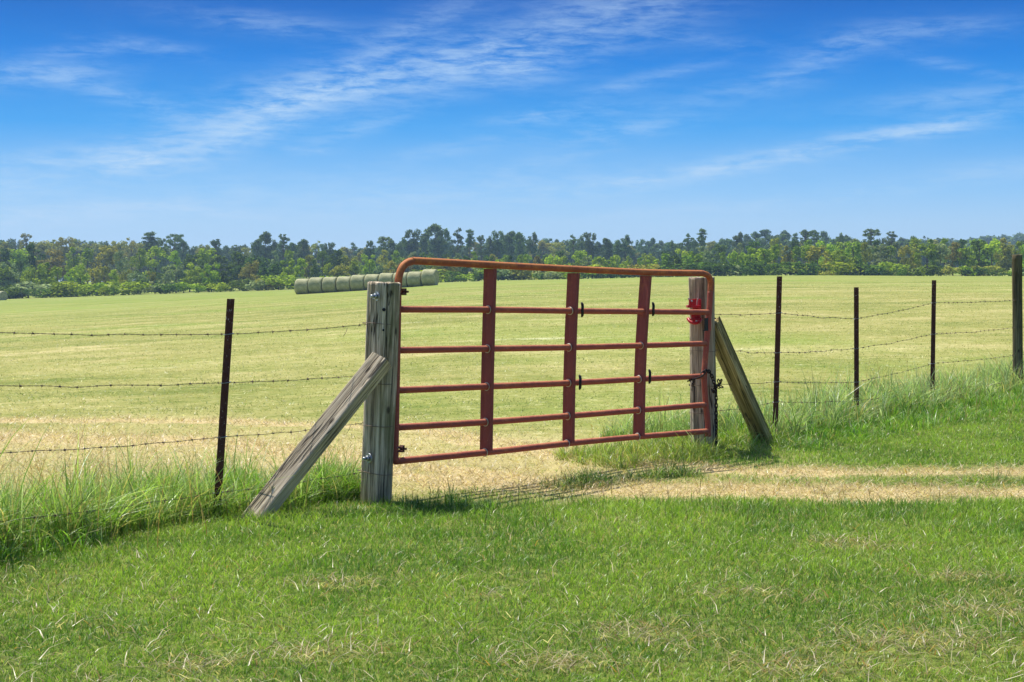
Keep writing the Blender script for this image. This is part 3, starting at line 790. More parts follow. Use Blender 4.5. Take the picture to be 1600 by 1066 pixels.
def limbs(mb, base, top, r, ends, rs):
    b0, t0 = Vector(base), Vector(top); n = 6
    pts = [b0.lerp(t0, i/n)+Vector((rs.normal()*.05, rs.normal()*.05, 0))*(i > 0)*r*4 for i in range(n+1)]
    mb.tube(pts, [r*(1-.75*i/n) for i in range(n+1)], 7)
    for e in ends:
        e = Vector(e); t = min(.92, max(.2, (e.z-b0.z)/(t0.z-b0.z)-.12)); s = b0.lerp(t0, t)
        mb.tube([s, s.lerp(e, .5)+Vector((0, 0, .05*(e-s).length)), e], [r*.32, r*.22, r*.08], 5)
protos = {}
def make_proto(kind, var):
    rs = np.random.RandomState(hash_(kind)+var*31)
    root = bpy.data.objects.new('tree', None)
    if kind == 'round':        # broadleaf about 6 m tall
        H = 6.0; n = 20; cent = []; rad = []
        for i in range(n):
            z = rs.uniform(.12, .93); w_ = 2.15*math.sin(math.pi*min(1, (z*.86+.10)))**.6*rs.uniform(.25, .9); a = rs.uniform(0, 6.28)
            r = rs.uniform(.6, 1.05)*(1.1-.45*z); cent.append((w_*math.cos(a), w_*math.sin(a), z*H)); rad.append((r, r, r*rs.uniform(.75, 1.1)))
        Q = leaf_cloud(np.array(cent), np.array(rad), 135, .16, rs, shell=.6)
        tr = MB(); limbs(tr, (0, 0, -.3), (0, 0, H*.8), .14, [c for c in cent[:9]], rs)
    elif kind == 'tall':       # narrow irregular broadleaf
        H = 8.0; cent = []; rad = []
        for i in range(20):
            z = rs.uniform(.2, .96); w_ = 1.7*math.sin(math.pi*min(1, z*.8+.12))*rs.uniform(.1, .95); a = rs.uniform(0, 6.28); r = rs.uniform(.5, 1.0)*(1.15-.6*z)
            cent.append((w_*math.cos(a), w_*math.sin(a), z*H)); rad.append((r, r, r*rs.uniform(.9, 1.4)))
        Q = leaf_cloud(np.array(cent), np.array(rad), 125, .165, rs, shell=.6)
        tr = MB(); limbs(tr, (0, 0, -.3), (0, 0, H*.85), .15, cent[:9], rs)
    elif kind == 'shrub':
        H = 2.6; cent = []; rad = []
        for i in range(11):
            z = rs.uniform(.1, .75); a = rs.uniform(0, 6.28); w_ = rs.uniform(0, 1.5); r = rs.uniform(.5, .85); cent.append((w_*math.cos(a), w_*math.sin(a), z*H)); rad.append((r, r, r*.85))
        Q = leaf_cloud(np.array(cent), np.array(rad), 120, .14, rs)
        tr = MB(); limbs(tr, (0, 0, -.2), (0, 0, H*.6), .07, cent[:5], rs)
    elif kind == 'pine':       # old pine, clear trunk, clumped flat crown, 17 m
        H = 17.0; cent = []; rad = []; n = 34+var*4
        lo = (.55, .5, .42, .58, .48)[var % 5]; wid = (3.6, 3.0, 4.0, 2.6, 3.3)[var % 5]
        for i in range(n):
            z = lo+(.97-lo)*rs.random(); k = (z-lo)/(1-lo); w_ = wid*(math.sin(math.pi*(.18+.74*k)))**.7*rs.uniform(.2, 1.0); a = rs.uniform(0, 6.28)
            r = rs.uniform(.6, 1.25); cent.append((w_*math.cos(a), w_*math.sin(a), z*H)); rad.append((r*1.15, r*1.15, r*rs.uniform(.4, .7)))
        Q = leaf_cloud(np.array(cent), np.array(rad), 70, .22, rs, shell=.35)
        tr = MB(); limbs(tr, (0, 0, -.5), (0, 0, H*.95), .26, cent, rs)
    elif kind == 'dense':      # broad dark crown to low down, 17 m
        H = 17.0; cent = []; rad = []
        for i in range(46):
            z = rs.uniform(.18, .94); w_ = 4.2*math.sin(math.pi*(min(1, z*.80+.12)))**.7*rs.uniform(.15, .95); a = rs.uniform(0, 6.28); r = rs.uniform(1.0, 1.9)*(1.15-.4*z)
            cent.append((w_*math.cos(a), w_*math.sin(a), z*H)); rad.append((r, r, r*rs.uniform(.7, 1.0)))
        Q = leaf_cloud(np.array(cent), np.array(rad), 62, .25, rs, shell=.5)
        tr = MB(); limbs(tr, (0, 0, -.5), (0, 0, H*.9), .28, cent[:14], rs)
    elif kind == 'sparse':     # thin-topped tree with gaps
        H = 16.0; cent = []; rad = []
        for i in range(26):
            z = rs.uniform(.35, .97); w_ = 3.4*math.sin(math.pi*(min(1, z*.75+.12)))*rs.uniform(.2, 1.0); a = rs.uniform(0, 6.28); r = rs.uniform(.55, 1.1)
            cent.append((w_*math.cos(a), w_*math.sin(a), z*H)); rad.append((r, r, r*.8))
        Q = leaf_cloud(np.array(cent), np.array(rad), 55, .22, rs, shell=.4)
        tr = MB(); limbs(tr, (0, 0, -.5), (0, 0, H*.93), .24, cent, rs)
    Hr = Q[..., 2].max()
    return Q, tr, Hr
def hash_(s): return sum((i+1)*ord(c) for i, c in enumerate(s)) % 10000
def get_proto(kind, var):
    if (kind, var) not in protos:
        Q, tr, H = make_proto(kind, var)
        V = Q.reshape(-1, 3); n = len(Q)
        co = clean_np('crown', V, np.full(n, 4), np.arange(n*4), LEAF['green'])
        to = tr.build('trunk', M_bark)
        cm, tm = co.data, to.data
        bpy.data.objects.remove(co); bpy.data.objects.remove(to)
        protos[(kind, var)] = (cm, tm, H)
    return protos[(kind, var)]
trees = []
NV = {'round': 6, 'tall': 4, 'shrub': 4, 'pine': 5, 'dense': 4, 'sparse': 3}
def plant(kind, px, ytop, d, leaf, wide=1.0, base_drop=0.0, seed=None, row='front'):
    var = rnd.randrange(NV[kind]) if seed is None else seed % NV[kind]
    cm, tm, H = get_proto(kind, var)
    p = onz(px, d); p.z -= base_drop
    ztop = EYE+(HZ-ytop)/F*d; s = (ztop-p.z)/H
    if s <= .05: return
    nm = {'pine': 'pine_tree', 'shrub': 'shrub'}.get(kind, 'tree')
    root = bpy.data.objects.new(nm, None); C.objects.link(root); root.location = p; root.rotation_euler = (0, 0, rnd.uniform(0, 6.28))
    root.scale = (s*wide, s*wide, s); root.empty_display_size = .5
    c = bpy.data.objects.new('crown', cm); C.objects.link(c); c.parent = root
    c.material_slots[0].link = 'OBJECT'; c.material_slots[0].material = LEAF[leaf]
    t = bpy.data.objects.new('trunk', tm); C.objects.link(t); t.parent = root
    trees.append((root, kind, px, leaf, row))
rnd = random.Random(77)
fx_ = [-120, 0, 60, 100, 150, 200, 250, 300, 350, 400, 430, 500, 560, 620, 680, 740, 800, 850, 900, 950, 990, 1020, 1060, 1115, 1160, 1200, 1240, 1300, 1345, 1400, 1440, 1480, 1520, 1560, 1600, 1720]
fy_ = [404, 402, 410, 414, 414, 418, 416, 412, 410, 408, 400, 406, 404, 404, 398, 400, 400, 397, 402, 400, 405, 398, 395, 388, 384, 380, 377, 384, 378, 382, 378, 376, 376, 372, 380, 378]
# front row, young broadleaf trees along the field edge
x = -110
while x < 1715:
    yt = float(np.interp(x, fx_, fy_))+rnd.uniform(-3, 7)
    leaf = rnd.choices(['green', 'olive', 'bright', 'dark', 'grey', 'rust'], [9, 4, 3, 3, 3, .2])[0]
    if 90 < x < 118: leaf = 'bright'
    if 410 < x < 500 and rnd.random() < .5: leaf = 'dark'
    if 822 < x < 842 or 1470 < x < 1490: leaf = 'rust'
    kind = 'tall' if rnd.random() < .3 else 'round'
    plant(kind, x, yt, rnd.uniform(256, 272), leaf, wide=rnd.uniform(.85, 1.3), row='front'); x += rnd.uniform(15, 24)
# low growth at their feet
x = -100
while x < 1700:
    base = float(np.interp(x, ex, ey)); yt = base-rnd.uniform(10, 26); leaf = rnd.choices(['green', 'olive', 'dark', 'grey', 'bright'], [4, 2, 4, 3, .5])[0]
    plant('shrub', x, yt, rnd.uniform(248, 254), leaf, wide=rnd.uniform(1.2, 2.2), row='foot'); x += rnd.uniform(13, 24)
# second row, a little taller behind
x = -110
while x < 1715:
    yt = float(np.interp(x, fx_, fy_))-rnd.uniform(2, 9) if x > 990 else float(np.interp(x, [-120, 0, 200, 400, 560, 990], [384, 383, 387, 395, 394, 397]))+rnd.uniform(-6, 5)
    leaf = rnd.choices(['green', 'olive', 'bright', 'dark', 'grey', 'rust'], [7, 5, 1, 5, 3, .15])[0]
    plant(rnd.choice(['tall', 'round']), x, yt, rnd.uniform(292, 325), leaf, wide=rnd.uniform(1.0, 1.4), row='second'); x += rnd.uniform(20, 32)
# skyline trees: (px, top row, kind, width, leaf)
S = [(-40,372,'dense',1,'olive'),(8,377,'dense',1,'olive'),(24,372,'dense',.8,'far'),(42,364,'sparse',.9,'olive'),(62,378,'dense',1,'olive'),(84,374,'sparse',1,'olive'),(103,369,'dense',.9,'olive'),(122,372,'sparse',.9,'olive'),
     (148,376,'dense',1,'far'),(163,376,'dense',.8,'far'),(185,375,'dense',1,'olive'),(205,371,'sparse',.9,'olive'),(217,378,'dense',.8,'far'),(235,361,'pine',1.1,'pine'),(250,371,'dense',.7,'pine'),(273,365,'pine',.85,'pine'),(286,375,'dense',.7,'pine'),
     (304,384,'dense',.8,'far'),(320,381,'dense',.8,'olive'),(338,373,'pine',.75,'pine'),(352,383,'dense',.7,'far'),(367,382,'pine',.7,'pine'),(384,381,'pine',.7,'far'),(400,372,'dense',.7,'pine'),(414,361,'dense',.8,'pine'),(428,374,'dense',.7,'pine'),
     (443,365,'pine',.75,'pine'),(460,378,'dense',.7,'pine'),(473,373,'dense',.9,'pine'),(494,376,'sparse',.9,'olive'),(514,378,'dense',.8,'pine'),(533,388,'dense',.8,'olive'),(553,378,'pine',.75,'far'),(568,386,'dense',.9,'olive'),
     (580,375,'dense',.7,'pine'),(600,369,'pine',.8,'pine'),(614,374,'dense',.7,'pine'),(628,370,'dense',.7,'pine'),(645,357,'dense',.85,'pine'),(662,362,'dense',.7,'pine'),(680,349,'dense',.95,'pine'),(694,356,'dense',.7,'pine'),
     (715,355,'pine',.6,'pine'),(734,357,'pine',.65,'pine'),(752,367,'pine',.6,'pine'),(766,368,'dense',.7,'pine'),(778,359,'dense',.7,'pine'),(795,360,'dense',.8,'pine'),(812,362,'dense',.7,'pine'),(832,362,'dense',.7,'pine'),
     (853,371,'dense',.9,'far'),(872,373,'dense',.8,'far'),(896,366,'pine',.65,'pine'),(908,367,'dense',.7,'pine'),(922,362,'dense',.8,'pine'),(950,371,'dense',.8,'pine'),(964,374,'dense',.6,'pine'),(978,366,'dense',.8,'pine'),(1000,373,'dense',.7,'far'),(1018,371,'dense',.8,'far'),
     (1035,375,'dense',.7,'far'),(1052,375,'dense',.7,'pine'),(1075,364,'pine',.7,'pine'),(1097,356,'pine',.75,'pine'),(1086,374,'dense',.7,'pine'),(1113,376,'dense',.8,'far'),(1132,371,'dense',.7,'far'),(1155,362,'dense',.7,'pine'),(1168,365,'dense',.7,'far'),(1181,361,'pine',.7,'far'),(1197,358,'pine',.7,'far'),
     (1210,366,'dense',.7,'far'),(1226,359,'dense',.7,'far'),(1243,363,'pine',.6,'far'),(1258,358,'pine',.7,'pine'),(1273,359,'pine',.65,'pine'),(1290,360,'dense',.8,'far'),(1312,363,'dense',.6,'pine'),(1322,366,'pine',.5,'far'),(1338,372,'dense',.6,'far'),(1361,357,'pine',.85,'pine'),(1393,361,'pine',.85,'pine'),
     (1378,371,'dense',.6,'pine'),(1412,370,'dense',.7,'far'),(1430,368,'dense',.8,'far'),(1448,368,'sparse',.8,'far'),(1466,371,'pine',.5,'far'),(1650,366,'dense',1,'far')]
for i, (px, yt, kind, wd, leaf) in enumerate(S):
    big = yt < 366
    plant(kind, px, yt, (395 if leaf == 'pine' else 430 if leaf != 'far' else 520)+rnd.uniform(-12, 25), leaf, wide=wd*1.08, seed=i, row='skyline')
# fillers between them
x = -90
while x < 1500:
    yt = float(np.interp(x, [-90, 0, 100, 200, 300, 400, 450, 500, 550, 620, 680, 720, 800, 850, 950, 1050, 1130, 1200, 1280, 1350, 1500], [375, 375, 373, 376, 383, 383, 379, 380, 388, 377, 368, 379, 368, 374, 376, 378, 374, 367, 366, 374, 375]))+rnd.uniform(-2, 6)
    plant('dense', x, yt, rnd.uniform(455, 480), rnd.choice(['far', 'pine', 'olive', 'far', 'far']), wide=rnd.uniform(1.0, 1.4), row='behind'); x += rnd.uniform(13, 21)

# labels built from kind, leaf colour, row and the nearest landmark
marks = [(-999, 0, 'beyond the left edge'), (0, 170, 'above the far left field'), (170, 330, 'left of leaning steel post'), (330, 462, 'between leaning post and bales'), (462, 575, 'above the left bales'),
         (575, 690, 'above the hinge post'), (690, 830, 'above first gate bay'), (830, 950, 'above second gate bay'), (950, 1060, 'above third gate bay'), (1060, 1150, 'above the latch post'),
         (1150, 1280, 'above first right steel post'), (1280, 1400, 'above middle right steel post'), (1400, 1520, 'above third right steel post'), (1520, 1601, 'by the tall wooden post'), (1601, 9999, 'beyond the right edge')]
coln = {'green': 'mid-green', 'olive': 'olive', 'bright': 'bright yellow-green', 'dark': 'dark green', 'grey': 'grey-green', 'rust': 'russet', 'pine': 'blue-green', 'far': 'hazy blue-green'}
rown = {'front': 'at field edge', 'foot': 'at field edge', 'second': 'in second row', 'skyline': 'on skyline', 'behind': 'deep in wood'}
kn = {'round': 'rounded tree', 'tall': 'upright tree', 'shrub': 'low shrub', 'pine': 'tall pine', 'dense': 'full-crowned tree', 'sparse': 'thin-crowned tree'}
groups = {}
for tr in trees:
    root, kind, px, leaf, row = tr
    mk = [m_ for a_, b_, m_ in marks if a_ <= px < b_][0]
    groups.setdefault((kind, leaf, row, mk), []).append(tr)
gname = {'front': 'young trees along the field edge', 'foot': 'shrubs at the foot of the trees', 'second': 'trees in the second row of the wood', 'skyline': 'tall trees along the skyline', 'behind': 'trees deep in the wood'}
for (kind, leaf, row, mk), ts in groups.items():
    ts.sort(key=lambda t: t[2])
    for i, t in enumerate(ts):
        lab = '%s %s %s %s' % (coln[leaf], kn[kind], rown[row], mk)
        if len(ts) > 1: lab += ', %s from left' % ordn[i]
        tag(t[0], lab, {'shrub': 'shrub'}.get(kind, 'tree'), gname[row])

# far woodland and the wooded ridge at the right: uncountable, one object
rs = np.random.RandomState(4); cent = []; rad = []
for i in range(1500):
    px = rs.uniform(-300, 1900); d = rs.uniform(560, 640); xx = (px-800)/F*d
    top = np.interp(px, [-300, 300, 500, 620, 900, 1100, 1400, 1900], [382, 388, 394, 386, 378, 378, 374, 374])+rs.uniform(-1, 6)
    zt = EYE+(HZ-top)/F*d; zg = float(gz(xx, d)); r = rs.uniform(1.6, 3.2); f_ = rs.random()**.5
    cent.append((xx, d, zg+(zt-zg-r)*f_)); rad.append((r, r, r*.9))
for i in range(1700):
    px = rs.uniform(1380, 2500); d = rs.uniform(880, 960); xx = (px-800)/F*d
    top = np.interp(px, [1380, 1470, 1520, 1600, 1900], [376, 370, 368, 362, 350])+rs.uniform(-1, 2.5)
    zt = EYE+(HZ-top)/F*d; zg = float(gz(xx, d)); r = rs.uniform(2.2, 4.2); f_ = rs.random()**.45
    cent.append((xx, d, zg+(zt-zg-r)*f_)); rad.append((r, r, r*.9))
Q = leaf_cloud(np.array(cent), np.array(rad), 9, .75, rs)
o = quads_obj('far_woodland', Q, LEAF['far']); tag(o, 'hazy blue-green far woodland and wooded ridge behind the nearer trees', 'woodland', kind='stuff')

# ------------------------------------------------------------------ grasses
def colmix(a, b, t): return a[None, :]*(1-t[:, None])+b[None, :]*t[:, None]
def L3(*c): return np.array(lin(*c)[:3])
def blades(name, x, y, h, w_, lean, cb, ct, rs, segs=2, az0=None, drop=.01, zoff=0):
    n = len(x); z = gz(x, y)-drop+zoff
    a = rs.uniform(0, 2*np.pi, n) if az0 is None else az0
    dx, dy = np.cos(a), np.sin(a)                       # lean direction
    fa = rs.uniform(0, np.pi, n); sx, sy = np.cos(fa), np.sin(fa)   # width direction
    ts = np.linspace(0, 1, segs+1); V = []; Cc = []
    for i, t in enumerate(ts):
        hor = h*lean*t**1.8; ver = h*(t-.35*np.clip(lean, 0, 2.2)*t**2.2*.8)
        cx, cy, cz = x+dx*hor, y+dy*hor, z+np.maximum(ver, .004)
        ww = w_*(1-t**1.5)*.5+.0002
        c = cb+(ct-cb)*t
        if i < segs:
            V += [np.stack([cx-sx*ww, cy-sy*ww, cz], 1), np.stack([cx+sx*ww, cy+sy*ww, cz], 1)]; Cc += [c, c]
        else: V.append(np.stack([cx, cy, cz], 1)); Cc.append(c)
    k = len(V); V = np.stack(V, 1).reshape(-1, 3); Cc = np.stack(Cc, 1).reshape(-1, 3)
    base = (np.arange(n)*k)[:, None]; idx = []; sz = []
    pat = []
    for i in range(segs-1): pat += [2*i, 2*i+1, 2*i+3, 2*i+2]; sz.append(4)
    pat += [2*segs-2, 2*segs-1, 2*segs]; sz.append(3)
    F_ = (base+np.array(pat)[None, :]).ravel(); S_ = np.tile(sz, n)
    return clean_np(name, V, S_, F_, M_blade, col=Cc)
def wedge(n, d0, d1, rs, m=.36, pad=.5, power=1.0):
    """points in the ground area in view (with a margin), more per square metre nearby for power > 1"""
    u = rs.random(n)
    if power == 0: d = d0*(d1/d0)**u            # density ~ 1/d^2
    else: d = np.sqrt(d0*d0+(d1*d1-d0*d0)*u)
    xx = rs.uniform(-1, 1, n)*(m*d+pad); return xx, d
G_B = L3(118, 150, 42); G_L = L3(164, 192, 72); G_D = L3(94, 130, 40); G_S = L3(172, 168, 110); G_T = L3(194, 178, 118); G_G = L3(150, 170, 112); G_Y = L3(176, 180, 82); G_O = L3(206, 172, 96)
rs = np.random.RandomState(11)

# foreground verge (in front of the track) and the green strip in front of the right-hand fence
x, y = wedge(780000, 4.5, 19, rs, .37, 1.9, 0)
keep_d = 1.0
rut, field, dry, df, sg = zones(x, y)
pn = fbm(x*1.3, y*1.3, 3); pn2 = fbm(x*4.5, y*4.5, 8)
PATCH = [(515,912,.16),(1015,992,.20),(1335,856,.22),(1150,930,.14),(1440,1010,.26),(510,1022,.18),(880,1040,.16),(1560,960,.2),(300,1040,.12),(1240,1040,.2),(760,935,.1),(1500,905,.14)]
def patches(x, y):
    t = 0
    for a_, b_, q_ in PATCH:
        d_ = EYE*F/(b_-HZ); t = t+np.exp(-(((x-(a_-800)/F*d_)/(q_*1.15))**2+((y-d_)/(q_*.75))**2))
    return np.clip(t*(.1+1.4*fbm(x*9, y*9, 91))*1.05, 0, 1)
pt = patches(x, y)
bare = np.clip((fbm(x*1.9+4, y*2.6, 55)-.62)*7, 0, 1)*np.clip((8.6-y)/2, 0, 1)
bare = np.clip(bare*.6+pt*1.1, 0, 1)
track = ((y > 9.72+.1*(fbm(x*3, y*3, 66)-.5)*4) & (y < 11.75)).astype(float)*np.clip((x+.9)/.2, 0, 1)
prob = keep_d*(1-.95*rut)*(1-field)*(1-.72*bare)*(1-.35*track)
m = rs.random(len(x)) < prob; x, y, pn, pn2, bare, track, rut = [v[m] for v in (x, y, pn, pn2, bare, track, rut)]
n = len(x); near = np.clip((8.2-y)/3.2, 0, 1)
h = rs.uniform(.020, .068, n)*(1.05-.38*near)*(1-.3*track)*(1+.5*(pn2-.5)); h *= np.where((y > 8.9) & (y < 9.75), 1.25, 1)
edge = np.exp(-((y-9.1)/.5)**2)*(x > -.9)*(x < .8)
hue = np.clip((pn-.5)*4.0+.5+rs.normal(0, .22, n)+.35*edge, 0, 1)
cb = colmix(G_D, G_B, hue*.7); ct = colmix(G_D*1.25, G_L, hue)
sp_ = np.clip(.07+.16*near*(pn2 > .5)+.25*track+.45*bare+.10*(x > .5)*near, 0, .8); st_ = rs.random(n) < sp_
ct[st_] = colmix(G_S, G_T, rs.random(st_.sum())); cb[st_] = ct[st_]*.8
wht = rs.random(n) < .05; ct[wht] = L3(196, 212, 148)
j = rs.uniform(.55, 1.4, n)[:, None]
bw = rs.random(n) < .05; ct[bw] = colmix(L3(118, 158, 54), L3(172, 200, 100), rs.random(bw.sum())); h = h*np.where(bw, .55, 1)
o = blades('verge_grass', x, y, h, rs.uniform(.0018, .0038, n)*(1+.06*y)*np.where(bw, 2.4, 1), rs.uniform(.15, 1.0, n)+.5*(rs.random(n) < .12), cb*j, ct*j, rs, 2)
tag(o, 'short green roadside grass with dry straw patches in front of the gate', 'grass', kind='stuff')

# thatch: flattened straw lying everywhere near and thick in the ruts
x, y = wedge(260000, 4.5, 16.5, rs, .37, 1.9, 0)
rut, field, dry, df, sg = zones(x, y)
prob = np.clip(.5*patches(x, y)+.05*(1-field)*np.clip((9-y)/4, .15, 1)+.95*rut+.5*dry*field+.01*(y < 9)+.15*((y > 9.8) & (y < 11.6)), 0, 1)
m = rs.random(len(x)) < prob; x, y, rut, dry = x[m], y[m], rut[m], dry[m]; n = len(x)
ct = colmix(L3(194, 174, 124), L3(224, 210, 170), rs.random(n)); o_ = rs.random(n) < .18; ct[o_] = colmix(L3(184, 146, 80), L3(160, 126, 70), rs.random(o_.sum()))
j = rs.uniform(.5, 1.2, n)[:, None]
o = blades('straw_thatch', x, y, rs.uniform(.03, .09, n), rs.uniform(.002, .0045, n)*(1+.05*y), rs.uniform(1.0, 2.6, n), ct*j*.85, ct*j, rs, 2, drop=0, zoff=.006)
tag(o, 'pale flattened straw and dry grass lying in the wheel ruts', 'straw', kind='stuff')

# mown hay field beyond the fence
x, y = wedge(440000, 9.3, 120, rs, .37, 1.9, 0)
rut, field, dry, df, sg = zones(x, y)
pn = fbm(x*.5, y*.5, 13); pn2 = fbm(x*2.6, y*2.6, 18); pb = fbm(x*.09, y*.35, 23)
m = rs.random(len(x)) < field*(1-.8*np.clip(rut, 0, 1))*(1-.35*dry)*np.clip(.6+.9*(pn2-.3), 0, 1)*np.clip((125-y)/70, 0, 1); x, y, pn, pn2, pb, dry = [v[m] for v in (x, y, pn, pn2, pb, dry)]; n = len(x)
hue = np.clip(.5+(pn-.5)*2.6+(pb-.5)*2.0+rs.normal(0, .22, n)+.5*dry, 0, 1)
ct = colmix(L3(104, 122, 50), L3(168, 156, 90), hue); cb = colmix(L3(102, 114, 50), L3(162, 148, 88), hue)
hp = (fbm(x*.22, y*.8, 71)+.35*(fbm(x*3, y*3, 72)-.5) > .66) & (rs.random(n) < .6); ct[hp] = L3(206, 200, 152); cb[hp] = ct[hp]*.9
lg = (fbm(x*.35, y*.9, 75) > .60) & (rs.random(n) < .55); ct[lg] = L3(106, 138, 54); cb[lg] = ct[lg]*.9
gg = rs.random(n) < .12*(1-dry); ct[gg] = L3(84, 122, 40)
st_ = rs.random(n) < (.10+.35*dry); ct[st_] = colmix(L3(190, 168, 108), L3(214, 202, 150), rs.random(st_.sum())); cb[st_] = ct[st_]*.85
oo = rs.random(n) < .22*dry; ct[oo] = L3(188, 156, 90); cb[oo] = L3(180, 148, 84)
j = rs.uniform(.5, 1.45, n)[:, None]
ws = rs.random(n) < .05; ct[ws] = L3(232, 224, 176); cb[ws] = ct[ws]
o = blades('field_grass', x, y, rs.uniform(.018, .05, n), rs.uniform(.0026, .005, n)*(1+.085*y), rs.uniform(.5, 2.2, n), cb*j, ct*j, rs, 1)
tag(o, 'mown yellow-green hay field grass beyond the fence', 'grass', kind='stuff')

# tall tufts along the wire fences and round the latch post
def tufts(P, n, spread_f, spread_b, rs, dens=None):
    seg = [math.dist(a, b) for a, b in zip(P[:-1], P[1:])]; tot = sum(seg); X_, Y_ = [], []
    cum = np.concatenate([[0], np.cumsum(seg)]); s = rs.random(n)*tot; i = np.clip(np.searchsorted(cum, s)-1, 0, len(seg)-1)
    A = np.array(P); t = (s-cum[i])/np.array(seg)[i]; p = A[i]+(A[i+1]-A[i])*t[:, None]
    dv = (A[i+1]-A[i])/np.array(seg)[i][:, None]; nv = np.stack([-dv[:, 1], dv[:, 0]], 1)    # to the field side
    off = rs.uniform(-spread_f, spread_b, n); return p[:, 0]+nv[:, 0]*off, p[:, 1]+nv[:, 1]*off, off
def tall(nt, per, P, sf, sb, hr, cols, rs, straw=.12, thin=1.0):
    x, y, off = tufts(P, nt, sf, sb, rs); cn = fbm(x*1.6, y*1.6, 31)
    hh = rs.uniform(hr[0]*.7, hr[1], nt)*(.25+1.5*fbm(x*2.6, y*2.6, 33))*(1+.45*(rs.random(nt) < .12))*(1-.35*np.abs(off)/max(sf, sb)); hue = np.clip(cn*1.6-.3+rs.normal(0, .25, nt), 0, 1)
    k = rs.poisson(per*rs.uniform(.4, 1.3, nt)); idx = np.repeat(np.arange(nt), k); n = len(idx)
    bx = x[idx]+rs.normal(0, .028, n); by = y[idx]+rs.normal(0, .028, n); h = hh[idx]*rs.uniform(.45, 1.15, n)
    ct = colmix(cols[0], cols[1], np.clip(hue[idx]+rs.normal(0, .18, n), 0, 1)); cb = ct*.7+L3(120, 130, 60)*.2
    brd = rs.random(n) < .07; h = h*np.where(brd, .45, 1)
    bg_ = rs.random(n) < .16; ct[bg_] = L3(206, 218, 176)
    s = rs.random(n) < straw; ct[s] = colmix(G_S, G_T, rs.random(s.sum())); cb[s] = ct[s]*.85
    j = rs.uniform(.6, 1.35, n)[:, None]
    upr = (rs.random(nt) < .4)[idx]
    return bx, by, h, rs.uniform(.0035, .0085, n)*thin**np.where(brd, 3.2, 1), np.where(upr, rs.uniform(.05, .6, n), rs.uniform(.3, 1.8, n)), cb*j, ct*j
parts = []
LFP = [(-4.3, 4.4), (-3.2, 6.6), (-2.57, 7.75), (-1.76, 9.15), (-1.25, 9.5)]
parts.append(tall(420, 14, [(-4.0, 5.2), (-3.2, 6.9), (-2.75, 7.6), (-2.35, 8.3)], .25, .2, (.12, .26), (L3(92, 146, 36), L3(160, 198, 80)), rs, .14, 1.3))
parts.append(tall(2300, 15, LFP, .02, .85, (.22, .50), (L3(110, 152, 46), L3(184, 206, 112)), rs, .16, 1.35))
parts.append(tall(560, 14, [(-2.45, 8.9), (-2.0, 9.6), (-1.3, 10.0), (-.98, 10.1)], .15, .25, (.28, .46), (L3(110, 156, 56), L3(170, 196, 104)), rs, .12))
parts.append(tall(420, 14, [(-1.4, 9.7), (-.95, 9.95)], .05, .45, (.14, .34), (L3(92, 140, 34), L3(150, 184, 66)), rs, .16))
parts.append(tall(100, 12, [(-.72, 9.62), (-.1, 9.55)], .22, .08, (.08, .15), (L3(70, 116, 34), L3(124, 166, 60)), rs, .08))
parts.append(tall(210, 12, [(.25, 10.45), (.8, 10.75), (1.9, 10.78), (4.5, 10.75), (6, 10.8)], .16, .16, (.06, .12), (L3(84, 126, 36), L3(150, 172, 70)), rs, .25))
parts.append(tall(150, 14, [(.3, 10.35), (.75, 10.7), (1.3, 11.15)], .14, .14, (.07, .15), (L3(70, 110, 34), L3(124, 158, 60)), rs, .2))
# round the latch post and under the gate's right half
parts.append(tall(620, 14, [(.55, 11.75), (1.2, 12.25), (1.7, 12.75), (2.3, 13.3)], .42, .5, (.10, .22), (L3(96, 140, 30), L3(168, 186, 74)), rs, .18))
parts.append(tall(260, 12, [(.9, 13.2), (1.5, 13.6), (2.2, 14.2)], .3, .3, (.22, .42), (L3(110, 156, 70), L3(164, 190, 120)), rs, .14))
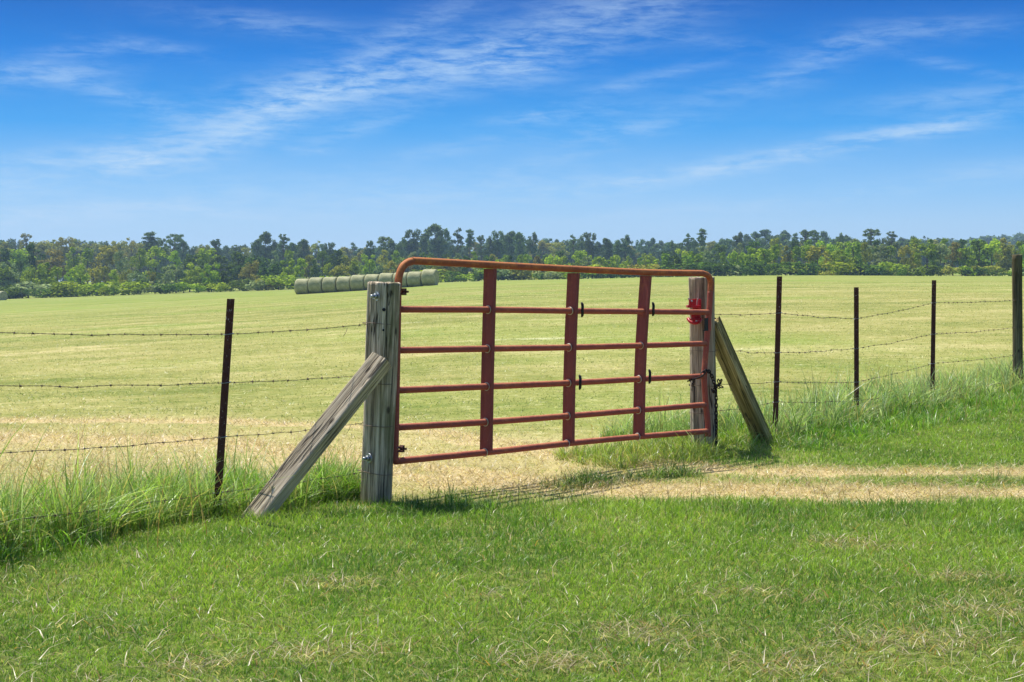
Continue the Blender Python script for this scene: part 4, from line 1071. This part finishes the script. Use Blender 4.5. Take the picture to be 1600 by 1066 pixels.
# silvery growth along the right fence
RFP = [(2.0, 13.3), (2.4, 13.7), (3.34, 15.0), (4.47, 16.4), (5.92, 18.15), (8.6, 21.0)]
parts.append(tall(1500, 13, RFP, .30, .75, (.22, .46), (L3(116, 156, 66), L3(192, 208, 146)), rs, .18, 1.6))
parts.append(tall(1300, 12, [(1.9, 12.9), (3.2, 14.4), (4.6, 15.9), (6.2, 17.6), (8.6, 20.2)], .7, .3, (.09, .18), (L3(92, 146, 36), L3(146, 184, 62)), rs, .08, 1.3))
cat = [np.concatenate([p[i] for p in parts]) for i in range(7)]
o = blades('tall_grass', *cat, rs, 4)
tag(o, 'tall tufted green grass growing along the wire fence and round the gate posts', 'grass', kind='stuff')

# thin reddish seed stalks behind the left fence and pale ones at the right
xs, ys, hs_ = [], [], []
for i in range(300):
    if i < 110: d = rs.uniform(8.0, 9.6); px = rs.normal(130, 120)
    elif i < 190: d = rs.uniform(14, 18); px = rs.uniform(1180, 1600)
    else: d = rs.uniform(8.6, 10.1); px = rs.uniform(640, 1650)
    xs.append((px-800)/F*d); ys.append(d); hs_.append(rs.uniform(.35, .72) if i < 110 else rs.uniform(.4, .62) if i < 190 else rs.uniform(.10, .17))
xs, ys, hs_ = np.array(xs), np.array(ys), np.array(hs_); n = len(xs)
ct = colmix(L3(140, 96, 62), L3(206, 180, 128), rs.random(n)); ct[190:] = L3(84, 84, 50)
o = blades('seed_stalks', xs, ys, hs_, np.full(n, .0038), rs.uniform(.1, .45, n), ct*.9, ct, rs, 5)
tag(o, 'thin dry reddish seed stalks standing above the fence-line grass', 'grass', kind='stuff')

# ------------------------------------------------------------------ haze
b = MB(); b.box((0, 0, 17), (1560, 0, 0), (0, 1560, 0), (0, 0, 27))
m, n, out = newmat('haze')
v = n.add('ShaderNodeVolumePrincipled'); v.inputs['Color'].default_value = (.52, .74, 1, 1); v.inputs['Density'].default_value = .00034
v.inputs['Anisotropy'].default_value = .3
n.l.new(v.outputs[0], out.inputs['Volume'])
hz = b.build('haze', m); hz['kind'] = 'stuff'; hz['label'] = 'thin pale haze over the far woods'
